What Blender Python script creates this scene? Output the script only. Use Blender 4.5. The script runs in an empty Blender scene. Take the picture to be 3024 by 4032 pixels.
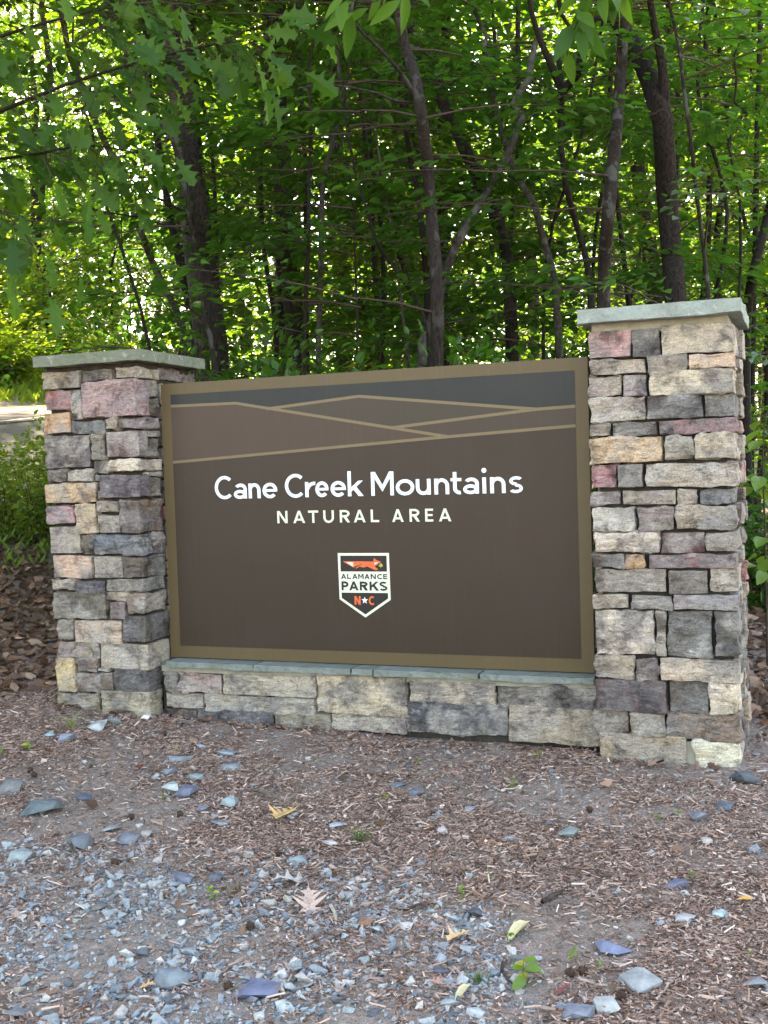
import bpy, bmesh, math, random
import numpy as np
from mathutils import Vector, noise, Matrix

# ------------------------------------------------------------------ camera, sky, sun, exposure
SC = bpy.context.scene
COL = SC.collection
cam_d = bpy.data.cameras.new("camera"); cam = bpy.data.objects.new("camera", cam_d); COL.objects.link(cam)
CAM = Vector((3.387, -5.396, 1.067))
YAW, PITCH, ROLL = .362, -.0425, -.0313
fw = Vector((-math.sin(YAW) * math.cos(PITCH), math.cos(YAW) * math.cos(PITCH), math.sin(PITCH)))
rt = Vector((math.cos(YAW), math.sin(YAW), 0)); up = rt.cross(fw)
r2 = rt * math.cos(ROLL) + up * math.sin(ROLL); u2 = up * math.cos(ROLL) - rt * math.sin(ROLL)
M = Matrix((r2, u2, -fw)).transposed().to_4x4(); M.translation = CAM
cam.matrix_world = M
cam_d.sensor_fit = 'HORIZONTAL'; cam_d.sensor_width = 36; cam_d.lens = 36 * 4281.3 / 3024
cam_d.clip_end = 2000; cam_d.clip_start = .05
SC.camera = cam

SUN_EL, SUN_AZ = math.radians(48), math.atan2(-.70, .71)
w = bpy.data.worlds.new("World"); SC.world = w; w.use_nodes = True
wn = w.node_tree; bgn = wn.nodes["Background"]
sky = wn.nodes.new("ShaderNodeTexSky"); sky.sky_type = 'NISHITA'; sky.sun_disc = False
sky.sun_elevation = SUN_EL; sky.sun_rotation = SUN_AZ
sky.air_density = 1.0; sky.dust_density = 1.5; sky.ozone_density = 1.0
wn.links.new(sky.outputs[0], bgn.inputs[0]); bgn.inputs[1].default_value = .14
sun_d = bpy.data.lights.new("sun", 'SUN'); sun_d.energy = 5.0; sun_d.angle = math.radians(.53); sun_d.color = (1, .94, .82)
sun = bpy.data.objects.new("sun", sun_d); COL.objects.link(sun)
sv = Vector((math.sin(SUN_AZ) * math.cos(SUN_EL), math.cos(SUN_AZ) * math.cos(SUN_EL), math.sin(SUN_EL)))
sun.rotation_euler = sv.to_track_quat('Z', 'Y').to_euler()
sun.location = (0, 0, 40)

SC.view_settings.view_transform = 'Standard'; SC.view_settings.look = 'None'
SC.view_settings.exposure = 3.42; SC.view_settings.gamma = 1
SC.view_settings.use_white_balance = True
SC.view_settings.white_balance_temperature = 8900; SC.view_settings.white_balance_tint = 14
SC.render.engine = 'CYCLES'
SC.cycles.max_bounces = 9; SC.cycles.diffuse_bounces = 5; SC.cycles.glossy_bounces = 2
SC.cycles.transmission_bounces = 6; SC.cycles.sample_clamp_indirect = 6
SC.cycles.use_denoising = True
SC.cycles.use_adaptive_sampling = True; SC.cycles.adaptive_threshold = .015

RNG = np.random.default_rng(7); random.seed(7)
DATA = {
 'L': [
  [-0.673,-0.412,1.564,1.666,[165,150,125]],
  [-0.405,-0.289,1.599,1.659,[130,120,108]],
  [-0.286,-0.191,1.596,1.661,[138,128,115]],
  [-0.181,-0.04,1.601,1.665,[168,152,126],0.065],
  [-0.667,-0.476,1.445,1.558,[168,130,126]],
  [-0.475,-0.403,1.382,1.561,[168,162,150]],
  [-0.409,-0.069,1.392,1.596,[165,145,142],-0.066],
  [-0.68,-0.491,1.309,1.434,[196,152,108]],
  [-0.487,-0.259,1.297,1.375,[106,106,98]],
  [-0.266,-0.178,1.316,1.384,[172,158,138]],
  [-0.174,-0.038,1.322,1.382,[140,128,126],0.044],
  [-0.673,-0.365,1.109,1.297,[126,118,116]],
  [-0.355,-0.264,1.153,1.298,[138,130,114]],
  [-0.258,-0.047,1.163,1.311,[142,127,124],-0.079],
  [-0.354,-0.249,1.073,1.148,[112,108,106]],
  [-0.241,-0.038,1.082,1.149,[192,178,156],0.056],
  [-0.674,-0.537,1.031,1.098,[138,130,116]],
  [-0.532,-0.351,1.029,1.096,[168,164,148]],
  [-0.347,-0.313,1.025,1.067,[140,134,122]],
  [-0.308,-0.051,0.931,1.066,[128,121,124],-0.079],
  [-0.686,-0.33,0.908,1.024,[194,162,124]],
  [-0.335,-0.312,0.925,0.976,[170,160,140]],
  [-0.677,-0.48,0.789,0.898,[178,146,148]],
  [-0.478,-0.337,0.734,0.908,[184,164,134]],
  [-0.338,-0.185,0.851,0.916,[150,142,124]],
  [-0.333,-0.188,0.733,0.839,[158,150,134]],
  [-0.177,-0.041,0.732,0.916,[150,124,104],0.056],
  [-0.667,-0.456,0.618,0.773,[166,160,142]],
  [-0.453,-0.373,0.608,0.724,[134,124,110]],
  [-0.367,-0.048,0.61,0.729,[122,128,134],-0.056],
  [-0.654,-0.384,0.473,0.606,[200,164,138]],
  [-0.38,-0.188,0.476,0.601,[160,154,140]],
  [-0.183,-0.043,0.478,0.597,[128,118,106],0.062],
  [-0.664,-0.506,0.405,0.47,[174,166,148]],
  [-0.502,-0.304,0.382,0.465,[112,106,114]],
  [-0.296,-0.04,0.396,0.47,[150,146,132],0.042],
  [-0.666,-0.31,0.236,0.395,[134,128,112]],
  [-0.304,-0.161,0.345,0.402,[168,154,132]],
  [-0.278,-0.171,0.24,0.341,[130,114,102]],
  [-0.16,-0.03,0.274,0.388,[158,142,126],0.046],
  [-0.648,-0.532,0.112,0.233,[150,143,128]],
  [-0.527,-0.204,0.098,0.232,[190,164,136]],
  [-0.195,-0.029,0.115,0.262,[120,115,106],0.06],
  [-0.66,-0.409,0.011,0.102,[168,154,130]],
  [-0.403,-0.36,0.009,0.097,[150,142,126]],
  [-0.356,-0.052,-0.047,0.101,[176,164,142],0.054],
  [-0.662,-0.53,-0.193,0.014,[204,178,124]],
  [-0.523,-0.383,-0.075,0.007,[168,146,130]],
  [-0.377,-0.293,-0.064,-0.041,[160,156,144]],
  [-0.528,-0.367,-0.193,-0.078,[132,116,110]],
  [-0.363,-0.277,-0.171,-0.068,[132,112,98]],
  [-0.271,-0.055,-0.179,-0.043,[110,108,100],-0.029],
  [-0.661,-0.366,-0.341,-0.189,[152,142,116]],
  [-0.358,-0.054,-0.351,-0.17,[168,158,132],-0.04],
 ],
 'S': [
  [-0.058,0.058,1.503,1.599,[140,128,112]],
  [-0.061,0.054,1.392,1.494,[135,125,110]],
  [-0.072,0.057,1.274,1.31,[165,160,145]],
  [-0.071,0.058,1.159,1.267,[130,120,108]],
  [-0.089,0.059,1.047,1.078,[165,165,155]],
  [-0.071,0.059,0.931,1.04,[128,118,105]],
  [0.072,0.507,1.605,1.674,[128,118,112]],
  [-0.049,0.063,0.602,0.731,[120,108,112]],
 ],
 'R': [
  [2.477,2.676,1.543,1.673,[180,152,148]],
  [2.68,2.809,1.535,1.67,[112,110,106]],
  [2.815,3.142,1.54,1.679,[182,170,146],0.42],
  [2.48,2.743,1.462,1.534,[178,163,142]],
  [2.748,2.93,1.455,1.542,[160,149,131]],
  [2.936,3.138,1.463,1.535,[198,170,142],0.2],
  [2.473,2.63,1.361,1.458,[166,156,136]],
  [2.636,2.745,1.355,1.455,[146,138,142]],
  [2.756,3.134,1.35,1.463,[186,176,150],0.22],
  [2.48,2.738,1.239,1.355,[172,163,148]],
  [2.744,2.997,1.244,1.355,[112,102,100]],
  [3.002,3.138,1.241,1.348,[130,126,116],0.3],
  [2.47,2.572,1.175,1.239,[150,140,122]],
  [2.581,2.789,1.169,1.239,[145,139,123]],
  [2.794,3.133,1.168,1.239,[152,130,130],0.18],
  [2.472,2.811,1.043,1.167,[196,168,130]],
  [2.822,2.951,1.049,1.164,[156,149,131]],
  [2.957,3.13,1.05,1.165,[184,172,148],0.35],
  [2.475,2.598,0.926,1.041,[168,134,136]],
  [2.602,2.717,0.929,1.039,[160,151,132]],
  [2.73,3.133,0.923,1.039,[172,160,140],0.2],
  [2.468,2.616,0.845,0.916,[134,121,122]],
  [2.62,2.869,0.843,0.914,[161,151,129]],
  [2.875,2.966,0.836,0.914,[168,154,132]],
  [2.971,3.133,0.843,0.913,[126,128,128],0.3],
  [2.473,2.681,0.719,0.835,[178,174,160]],
  [2.69,2.858,0.722,0.832,[146,139,123]],
  [2.865,3.134,0.724,0.838,[168,155,134],0.15],
  [2.483,2.787,0.619,0.713,[190,177,159]],
  [2.796,2.995,0.616,0.714,[118,92,94]],
  [2.997,3.14,0.624,0.715,[140,132,116],0.4],
  [2.471,2.624,0.546,0.615,[130,118,103]],
  [2.629,2.719,0.548,0.612,[192,152,108]],
  [2.735,3.131,0.544,0.616,[146,108,110],0.2],
  [2.483,2.818,0.428,0.541,[142,129,116]],
  [2.827,3.004,0.425,0.535,[142,135,121]],
  [3.009,3.137,0.433,0.546,[174,164,144],0.35],
  [2.471,2.642,0.349,0.42,[172,160,138]],
  [2.65,2.842,0.346,0.419,[146,143,133]],
  [2.847,3.127,0.351,0.423,[152,152,148],0.15],
  [2.476,2.757,0.128,0.344,[194,180,160]],
  [2.762,2.812,0.127,0.345,[162,152,132]],
  [2.817,3.019,0.128,0.346,[130,126,114]],
  [3.032,3.149,0.135,0.348,[112,110,104],0.3],
  [2.47,2.66,0.012,0.125,[168,153,130]],
  [2.663,2.774,0.004,0.119,[124,110,108]],
  [2.78,3.133,0.011,0.121,[186,167,142],0.2],
  [2.475,2.808,-0.143,0.012,[120,101,98]],
  [2.818,2.998,-0.137,0.014,[124,115,102]],
  [3.001,3.133,-0.136,0.013,[200,184,155],0.38],
  [2.462,2.629,-0.259,-0.139,[140,126,111]],
  [2.633,2.799,-0.259,-0.144,[152,140,120]],
  [2.803,3.136,-0.269,-0.134,[152,130,110],0.2],
  [2.486,2.893,-0.422,-0.249,[174,153,122]],
  [2.928,3.134,-0.426,-0.264,[200,195,166],0.3],
 ],
 'B': [
  [-0.003,0.085,-0.187,-0.07,[148,140,122]],
  [0.091,0.374,-0.182,-0.067,[170,142,132]],
  [0.379,0.955,-0.179,-0.061,[178,168,143]],
  [0.002,0.256,-0.274,-0.188,[167,157,140]],
  [0.263,0.941,-0.277,-0.182,[170,162,143]],
  [0.956,1.47,-0.255,-0.04,[190,175,144]],
  [-0.001,0.198,-0.418,-0.279,[128,114,102]],
  [0.204,0.692,-0.413,-0.267,[112,113,118]],
  [0.696,1.032,-0.388,-0.265,[150,143,123]],
  [1.038,1.465,-0.345,-0.252,[168,163,144]],
  [1.48,1.948,-0.173,-0.055,[178,165,143]],
  [1.954,2.466,-0.185,-0.065,[128,124,116]],
  [1.461,2.014,-0.333,-0.161,[100,103,108]],
  [2.017,2.485,-0.345,-0.162,[167,152,127]],
 ],
 'led': [[0.026, 0.589], [0.591, 1.167], [1.17, 1.293], [1.298, 1.872], [1.877, 2.462]],
 'lines': {'a': [[0.0624, 1.4458], [0.4816, 1.4285], [1.7136, 1.2062]], 'b': [[0.672, 1.3995], [1.2218, 1.4406], [2.1801, 1.3263]], 'c': [[1.4038, 1.2661], [2.1801, 1.3263], [2.3743, 1.332]], 'd': [[0.064, 1.1237], [1.6912, 1.2056], [2.372, 1.2353]], 'inner': [[0.0652, 1.5068], [2.3772, 1.5113], [2.3721, 0.0709], [0.0709, 0.0698]]},
 'title': [
  ['C',0.3304,0.4347],
  ['a',0.4503,0.5314],
  ['n',0.5429,0.6169],
  ['e',0.6296,0.7203],
  ['C',0.7678,0.8756],
  ['r',0.8891,0.9467],
  ['e',0.9504,1.0281],
  ['e',1.0402,1.1302],
  ['k',1.1409,1.2287],
  ['M',1.2758,1.4038],
  ['o',1.4153,1.5185],
  ['u',1.5276,1.6091],
  ['n',1.6293,1.7098],
  ['t',1.7186,1.7762],
  ['a',1.785,1.8694],
  ['i',1.8835,1.9128],
  ['n',1.9291,2.0098],
  ['s',2.0258,2.1024],
 ],
 'tz': [[0.3801, 0.9094], [0.3856, 1.0373], [1.3387, 0.9091], [1.3429, 1.0342], [2.0624, 0.9074], [0.5765, 0.9115], [0.5798, 0.9935], [2.0647, 0.9937]],
 'sub': [[0.7127, 0.7684], [0.7153, 0.8364], [1.7157, 0.7684], [1.7177, 0.8345]],
 'shield': [[1.0694, 0.6031], [1.365, 0.6036], [1.3667, 0.3532], [1.2196, 0.256], [1.0721, 0.3531]],
 'box1': [[1.0846, 0.5894], [1.3507, 0.5894], [1.3509, 0.5044], [1.0838, 0.5038]],
 'box2': [[1.0851, 0.3891], [1.3527, 0.3898], [1.3526, 0.3603], [1.2202, 0.2725], [1.0854, 0.3599]],
 'fox': [
  [1.1014,0.5562],
  [1.1046,0.5595],
  [1.2753,0.5582],
  [1.2781,0.575],
  [1.2825,0.575],
  [1.2966,0.564],
  [1.3156,0.5583],
  [1.3181,0.5542],
  [1.281,0.5311],
  [1.2981,0.5197],
  [1.2992,0.5136],
  [1.2913,0.5115],
  [1.2825,0.5122],
  [1.2371,0.5326],
  [1.2303,0.5276],
  [1.2147,0.5251],
  [1.1959,0.5308],
  [1.1751,0.5196],
  [1.1681,0.5225],
  [1.2065,0.5432],
  [1.1593,0.5253],
 ],
 'fox_w1': [[1.1187, 0.5538], [1.1593, 0.5522], [1.1577, 0.5315]],
 'fox_w2': [[1.2822, 0.5525], [1.3027, 0.5525], [1.2818, 0.541]],
 'fox_line': [[1.166, 0.5282], [1.2078, 0.5432]],
 'leaf': [
  [1.3044,0.5369],
  [1.312,0.5411],
  [1.3122,0.5476],
  [1.3187,0.546],
  [1.324,0.5485],
  [1.3238,0.5423],
  [1.3303,0.5403],
  [1.3262,0.5362],
  [1.3287,0.5305],
  [1.3204,0.5313],
  [1.3158,0.5255],
  [1.3138,0.5312],
  [1.3073,0.532],
 ],
 'alam': [[1.0846, 0.4639], [1.0865, 0.4906], [1.3509, 0.4647], [1.3517, 0.4913]],
 'parks': [[1.0851, 0.4016], [1.0868, 0.4498], [1.351, 0.4029], [1.3526, 0.4504]],
 'nc': [[1.1589, 0.3245], [1.1605, 0.3709], [1.1945, 0.325], [1.2409, 0.3237], [1.2727, 0.3242], [1.2743, 0.3716]],
 'star': [[1.2188, 0.3482]],
 'subl': [
  ['N',0.7142,0.7768],
  ['A',0.8116,0.8821],
  ['T',0.9018,0.9618],
  ['U',0.9922,1.054],
  ['R',1.0889,1.1463],
  ['A',1.1702,1.2377],
  ['L',1.2683,1.3152],
  ['A',1.3896,1.4542],
  ['R',1.4875,1.5422],
  ['E',1.574,1.618],
  ['A',1.6495,1.7165],
 ],
 'alaml': [['A', 1.0851, 1.1151], ['L', 1.1205, 1.1433], ['A', 1.1509, 1.1807], ['M', 1.1852, 1.2162], ['A', 1.2211, 1.2506], ['N', 1.2572, 1.2867], ['C', 1.2937, 1.323], ['E', 1.3287, 1.3513]],
 'parkl': [['P', 1.0859, 1.1267], ['A', 1.1302, 1.1846], ['R', 1.1922, 1.2378], ['K', 1.2488, 1.3015], ['S', 1.3037, 1.3517]],
 'ncl': [['N', 1.1597, 1.1953], ['C', 1.2418, 1.2735]],
 'gz': [[0.104, -2.132], [0.451, -2.011], [0.789, -1.88], [1.34, -1.764], [1.811, -1.693], [2.166, -1.718], [2.502, -2.036], [2.822, -2.549], [2.993, -2.888], [2.455, -0.566], [-0.181, -0.352]],
 'trees': [
  ['oak_tree', 'big rough oak trunk, the thicker of the pair rising behind the left pillar', [[-1.288, 3.036, -0.256], [-1.288, 3.036, 1.822], [-1.443, 3.153, 2.777], [-1.323, 2.842, 3.307], [-1.476, 2.987, 3.831], [-1.673, 3.285, 4.67], [-1.573, 3.08, 5.186]], 0.089, 'rough', [[[[-1.396, 2.948, 3.139], [-1.435, 2.778, 3.275], [-1.544, 2.58, 3.35], [-1.632, 2.39, 3.44], [-1.72, 2.196, 3.417]], 0.0142], [[[-1.438, 2.93, 3.1], [-1.562, 2.725, 3.153], [-1.72, 2.507, 3.209], [-1.896, 2.281, 3.224], [-2.037, 2.069, 3.274]], 0.0121]]],
  ['oak_tree', 'paler smooth trunk standing close behind the big oak of the left pillar', [[-1.939, 3.863, -0.188], [-1.939, 3.863, 1.907], [-1.872, 3.676, 2.677], [-2.03, 3.831, 3.46], [-2.263, 4.128, 4.585], [-2.202, 3.912, 5.176]], 0.0805, 'pale', []],
  ['sapling', 'thin lichen-spotted sapling crossing in front of the big oak trunk', [[-0.823, 2.138, -0.302], [-0.823, 2.138, 1.744], [-1.018, 2.304, 2.318], [-1.042, 2.233, 2.749], [-0.903, 1.923, 3.139], [-1.052, 2.063, 3.506], [-1.334, 2.307, 3.879], [-1.434, 2.011, 4.042]], 0.0181, 'lichen', []],
  ['leaning_tree', 'slim pale sunlit trunk leaning left above the left pillar', [[-2.748, 5.168, -0.011], [-2.748, 5.168, 2.029], [-3.058, 5.301, 2.83], [-3.251, 5.169, 3.343], [-3.215, 4.821, 3.732], [-3.514, 4.917, 4.386], [-4.0, 5.105, 5.238], [-4.034, 4.848, 5.696]], 0.0358, 'pale', []],
  ['sapling', 'dark thin sapling rising straight over the left pillar cap', [[-1.007, 1.529, -0.316], [-1.007, 1.529, 1.65], [-1.102, 1.639, 1.971], [-0.964, 1.324, 2.231], [-1.133, 1.453, 2.529], [-1.405, 1.701, 2.905], [-1.383, 1.458, 3.228]], 0.0136, 'dark', [[[[-1.107, 1.422, 2.488], [-1.071, 1.283, 2.661], [-0.99, 1.162, 2.856]], 0.0068]]],
  ['maple_tree', 'slender dark maple just left of the big oak trunk', [[-2.237, 4.288, -0.135], [-2.237, 4.288, 1.949], [-2.358, 4.402, 2.576], [-2.254, 4.081, 2.988], [-2.442, 4.216, 3.58], [-2.71, 4.484, 4.372], [-2.675, 4.26, 5.005]], 0.0375, 'dark', []],
  ['oak_tree', 'dark straight oak trunk in the left third above the sign', [[-2.146, 6.468, -0.042], [-2.146, 6.468, 2.072], [-2.253, 6.606, 3.088], [-2.149, 6.3, 3.85], [-2.288, 6.466, 4.714], [-2.439, 6.785, 5.647], [-2.34, 6.604, 6.668]], 0.1052, 'rough', []],
  ['poplar_tree', 'pale grey straight poplar trunk right of the dark oak', [[-2.786, 9.446, 0.243], [-2.786, 9.446, 2.282], [-2.719, 9.293, 3.808], [-2.815, 9.499, 5.194], [-2.969, 9.841, 6.658], [-2.897, 9.661, 7.935]], 0.109, 'pale', []],
  ['flaky_bark_tree', 'flaky barked tree swaying up the middle above the sign', [[0.937, 2.265, -0.39], [0.937, 2.265, 1.653], [0.992, 2.143, 2.142], [0.988, 2.138, 2.539], [0.846, 2.505, 2.994], [0.849, 2.442, 3.357], [0.927, 2.1, 3.556], [0.84, 2.261, 3.88], [0.668, 2.546, 4.239], [0.691, 2.301, 4.486]], 0.046, 'flaky', [[[[0.849, 2.218, 3.693], [0.762, 2.023, 3.664], [0.686, 1.834, 3.673], [0.577, 1.632, 3.665], [0.471, 1.43, 3.64], [0.354, 1.221, 3.556]], 0.0102], [[[0.832, 2.215, 3.781], [0.784, 2.041, 3.888], [0.712, 1.858, 3.983], [0.665, 1.682, 4.027], [0.62, 1.507, 4.104]], 0.017]]],
  ['leaning_tree', 'pale grey tree leaning right from behind the flaky barked trunk', [[0.423, 3.359, -0.34], [0.423, 3.359, 1.746], [0.521, 3.224, 2.077], [0.519, 3.64, 2.435], [0.62, 3.611, 2.739], [0.818, 3.314, 2.901], [0.92, 3.545, 3.202], [0.951, 3.903, 3.472], [1.128, 3.71, 3.601]], 0.0431, 'pale', []],
  ['leaning_tree', 'dark trunk leaning left that crosses the pale leaning tree', [[0.982, 4.428, -0.315], [0.982, 4.428, 1.778], [1.007, 4.297, 2.312], [0.999, 4.291, 2.728], [0.872, 4.662, 3.139], [0.775, 4.559, 3.472], [0.753, 4.179, 3.641], [0.555, 4.303, 4.07], [0.308, 4.563, 4.519], [0.151, 4.258, 4.953]], 0.0532, 'rough', []],
  ['poplar_tree', 'slim upright trunk just right of the flaky barked tree top', [[-1.116, 9.003, -0.045], [-1.116, 9.003, 2.163], [-1.041, 8.877, 4.219], [-1.079, 9.101, 5.525], [-1.128, 9.465, 6.59], [-1.011, 9.283, 7.456]], 0.0703, 'dark', []],
  ['maple_tree', 'straight maple with grey lichen patches behind the right pillar', [[2.068, 2.692, -0.392], [2.068, 2.692, 1.615], [2.052, 2.924, 2.152], [2.08, 2.871, 2.556], [2.171, 2.539, 2.853], [2.199, 2.754, 3.396], [2.199, 3.116, 4.012], [2.274, 2.898, 4.433]], 0.0494, 'lichen', []],
  ['oak_tree', 'dark deeply ridged trunk bending left high over the right pillar', [[2.551, 3.518, -0.37], [2.551, 3.518, 1.637], [2.545, 3.359, 2.307], [2.478, 3.757, 2.813], [2.458, 3.688, 3.244], [2.476, 3.333, 3.654], [2.38, 3.492, 3.999], [2.231, 3.786, 4.373], [2.097, 3.481, 4.615]], 0.0769, 'rough', [[[[2.477, 3.47, 3.55], [2.484, 3.334, 4.039], [2.449, 3.172, 4.301], [2.437, 3.014, 4.448]], 0.0513]]],
  ['crooked_tree', 'crooked forked tree with a hooked right branch left of the right pillar', [[1.867, 3.582, -0.358], [1.867, 3.582, 1.679], [1.873, 3.431, 2.429], [1.765, 3.808, 2.814], [1.704, 3.716, 3.093], [1.711, 3.347, 3.259], [1.648, 3.519, 3.629], [1.591, 3.848, 4.0], [1.653, 3.61, 4.094]], 0.0265, 'dark', [[[[1.672, 3.509, 4.052], [1.618, 3.335, 4.21], [1.551, 3.158, 4.412], [1.53, 2.999, 4.604]], 0.036], [[[1.672, 3.509, 4.052], [1.817, 3.407, 4.13], [1.881, 3.276, 4.256], [1.899, 3.126, 4.343], [2.042, 3.022, 4.391], [2.226, 2.927, 4.291]], 0.0379]]],
  ['sapling', 'tall thin sapling right of the dark ridged trunk', [[2.833, 2.98, -0.39], [2.833, 2.98, 1.59], [2.823, 2.817, 2.212], [2.768, 3.216, 2.616], [2.731, 3.139, 3.018], [2.725, 2.771, 3.33], [2.663, 2.949, 3.82], [2.606, 3.279, 4.209], [2.555, 3.007, 4.492]], 0.0153, 'lichen', []],
  ['crooked_tree', 'crooked dark tree at the right edge behind the right pillar', [[2.971, 5.146, -0.316], [2.971, 5.146, 0.988], [2.965, 5.39, 1.724], [2.984, 5.341, 2.279], [3.054, 5.005, 2.65], [3.133, 5.231, 3.012], [3.19, 5.6, 3.333], [3.246, 5.365, 3.531]], 0.0468, 'dark', []],
  ['sapling', 'very thin sapling leaning left between the forked trees', [[1.348, 4.03, -0.334], [1.348, 4.03, 1.734], [1.327, 4.281, 2.738], [1.414, 4.252, 3.148], [1.622, 3.965, 3.477], [1.729, 4.208, 3.989], [1.787, 4.596, 4.7], [1.865, 4.366, 4.828]], 0.0142, 'dark', []],
  ['leaning_tree', 'grey trunk leaning left toward the middle of the sign top', [[1.501, 3.98, -0.338], [1.501, 3.98, 1.723], [1.514, 3.832, 2.476], [1.403, 4.205, 2.788], [1.354, 4.115, 3.016], [1.371, 3.751, 3.218], [1.197, 3.878, 3.508], [1.046, 4.168, 3.806], [1.063, 3.913, 3.897]], 0.032, 'pale', []],
  ['sapling', 'bent dark sapling arching left beside the flaky barked tree', [[0.64, 3.012, -0.359], [0.64, 3.012, 1.714], [0.651, 2.853, 2.253], [0.403, 3.173, 2.546], [0.286, 3.057, 2.762], [0.316, 2.693, 2.862], [0.2, 2.841, 3.133], [0.007, 3.116, 3.448], [0.087, 2.883, 3.491]], 0.0131, 'dark', []],
  ['maple_tree', 'dark slender trunk close to the left of the flaky barked tree', [[0.308, 3.96, -0.312], [0.308, 3.96, 1.788], [0.269, 4.113, 2.591], [0.366, 3.784, 2.887], [0.267, 3.953, 3.496], [0.108, 4.244, 3.875], [0.164, 4.006, 4.002]], 0.0292, 'dark', []],
  ['sapling', 'dark straight sapling left of the pale poplar', [[-0.397, 2.835, -0.302], [-0.397, 2.835, 1.761], [-0.433, 2.984, 2.43], [-0.252, 2.694, 2.894], [-0.316, 2.869, 3.324], [-0.429, 3.178, 3.745], [-0.317, 2.961, 3.864]], 0.0172, 'dark', []],
  ['maple_tree', 'grey slanting trunk between the dark oak and the pale poplar', [[-0.698, 3.795, -0.249], [-0.698, 3.795, 1.834], [-0.726, 3.95, 2.575], [-0.562, 3.656, 3.099], [-0.611, 3.842, 3.649], [-0.628, 4.193, 4.18], [-0.453, 4.009, 4.506]], 0.0277, 'pale', []],
  ['sapling', 'hair-thin dark sapling right of the pale poplar base', [[0.015, 2.99, -0.329], [0.015, 2.99, 1.747], [0.041, 2.961, 2.388], [-0.097, 3.282, 3.257], [-0.015, 3.054, 3.394]], 0.0096, 'dark', []],
  ['sapling', 'thin pale sapling left of the flaky barked tree base', [[0.082, 4.089, -0.294], [0.082, 4.089, 1.808], [0.147, 3.878, 2.065], [0.05, 4.041, 2.524], [-0.119, 4.34, 3.177], [-0.089, 4.102, 3.515]], 0.0149, 'pale', []],
  ['poplar_tree', 'thin upright trunk high between the dark oak and the poplar', [[-1.63, 5.59, -0.143], [-1.63, 5.59, 1.991], [-1.523, 5.475, 4.026], [-1.606, 5.659, 4.825], [-1.758, 5.963, 5.429], [-1.675, 5.765, 6.23]], 0.0255, 'dark', []],
  ['poplar_tree', 'broad pale trunk high left of the dark straight oak', [[-4.965, 11.844, 1.13], [-4.965, 11.844, 2.544], [-4.867, 11.716, 4.363], [-4.957, 11.954, 6.407], [-5.174, 12.275, 7.938], [-5.134, 12.085, 9.258]], 0.1052, 'pale', []],
  ['sapling', 'dark sapling standing in the thicket right of the right pillar', [[2.94, 4.064, -0.353], [2.94, 4.064, 0.999], [2.95, 3.837, 1.373], [2.967, 4.058, 2.139], [2.982, 4.424, 2.726], [2.993, 4.183, 3.179]], 0.0134, 'dark', []],
 ],
 'rocks': [
  [0.36, -1.646, -0.381, 0.183, 0.09, [88, 115, 118], 'big blocky teal-grey rock at the left, above the gravel'],
  [0.041, -1.478, -0.357, 0.102, 0.085, [120, 122, 120], 'grey banded rock at the left edge of the picture'],
  [0.751, -1.908, -0.402, 0.101, 0.09, [95, 112, 125], 'dark angular blue-grey rock right of the big teal rock'],
  [0.59, -2.086, -0.404, 0.103, 0.066, [130, 158, 158], 'pale teal rock lying low at the left gravel edge'],
  [0.749, -1.72, -0.396, 0.095, 0.039, [140, 165, 165], 'flat pale green-grey rock next to the upright blue slab'],
  [0.906, -1.801, -0.401, 0.074, 0.057, [110, 128, 150], 'upright blue-grey slab in the dirt left of centre'],
  [0.425, -1.435, -0.379, 0.073, 0.041, [85, 95, 125], 'flat dark purple-blue rock just right of the big teal rock'],
  [0.545, -0.834, -0.366, 0.124, 0.042, [140, 165, 180], 'flat pale blue rock topmost of the scattered cluster'],
  [0.574, -0.984, -0.371, 0.084, 0.047, [115, 135, 155], 'flat slate-blue rock second from top of the cluster'],
  [0.844, -0.851, -0.371, 0.118, 0.044, [125, 155, 165], 'rounded flat teal rock below the long base stone'],
  [0.727, -1.001, -0.374, 0.092, 0.04, [130, 155, 155], 'flat green-grey rock in the middle of the cluster'],
  [0.722, -1.204, -0.38, 0.085, 0.068, [160, 185, 180], 'pale green slab tilted up beside the purple-blue one'],
  [0.813, -1.226, -0.382, 0.106, 0.07, [100, 112, 150], 'purple-blue tilted slab at the bottom of the cluster'],
  [1.085, -1.316, -0.389, 0.07, 0.089, [130, 165, 168], 'triangular teal rock standing on its point'],
  [1.001, -1.407, -0.39, 0.056, 0.037, [110, 122, 155], 'small blue rock under the triangular teal rock'],
  [1.175, -1.542, -0.397, 0.086, 0.035, [120, 140, 155], 'flat grey rock beside the long thin twig'],
  [-0.156, -0.79, -0.322, 0.083, 0.075, [130, 145, 180], 'pointed pale blue rock below the left pillar'],
  [-0.319, -0.716, -0.307, 0.064, 0.053, [140, 185, 190], 'small bright teal rock near the yellow grass tuft'],
  [-0.16, -0.537, -0.314, 0.101, 0.074, [175, 185, 180], 'mottled white and grey rock beside the yellow grass tuft'],
  [-0.143, -0.388, -0.311, 0.095, 0.044, [150, 175, 170], 'pale greenish rock right of the mottled white one'],
  [-0.038, -0.227, -0.314, 0.064, 0.043, [215, 215, 210], 'small white stone at the corner of the left pillar'],
  [1.623, -1.383, -0.399, 0.081, 0.031, [150, 180, 195], 'flat pale blue rock left of the green grass tuft'],
  [1.627, -1.781, -0.411, 0.076, 0.045, [120, 155, 158], 'teal rock with a tiny seedling right of centre'],
  [1.676, -1.56, -0.405, 0.074, 0.031, [200, 185, 175], 'pinkish white stone below the green grass tuft'],
  [1.667, -2.704, -0.439, 0.147, 0.077, [110, 135, 150], 'largest slate slab in the gravel with a tan leaf at its left'],
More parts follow.
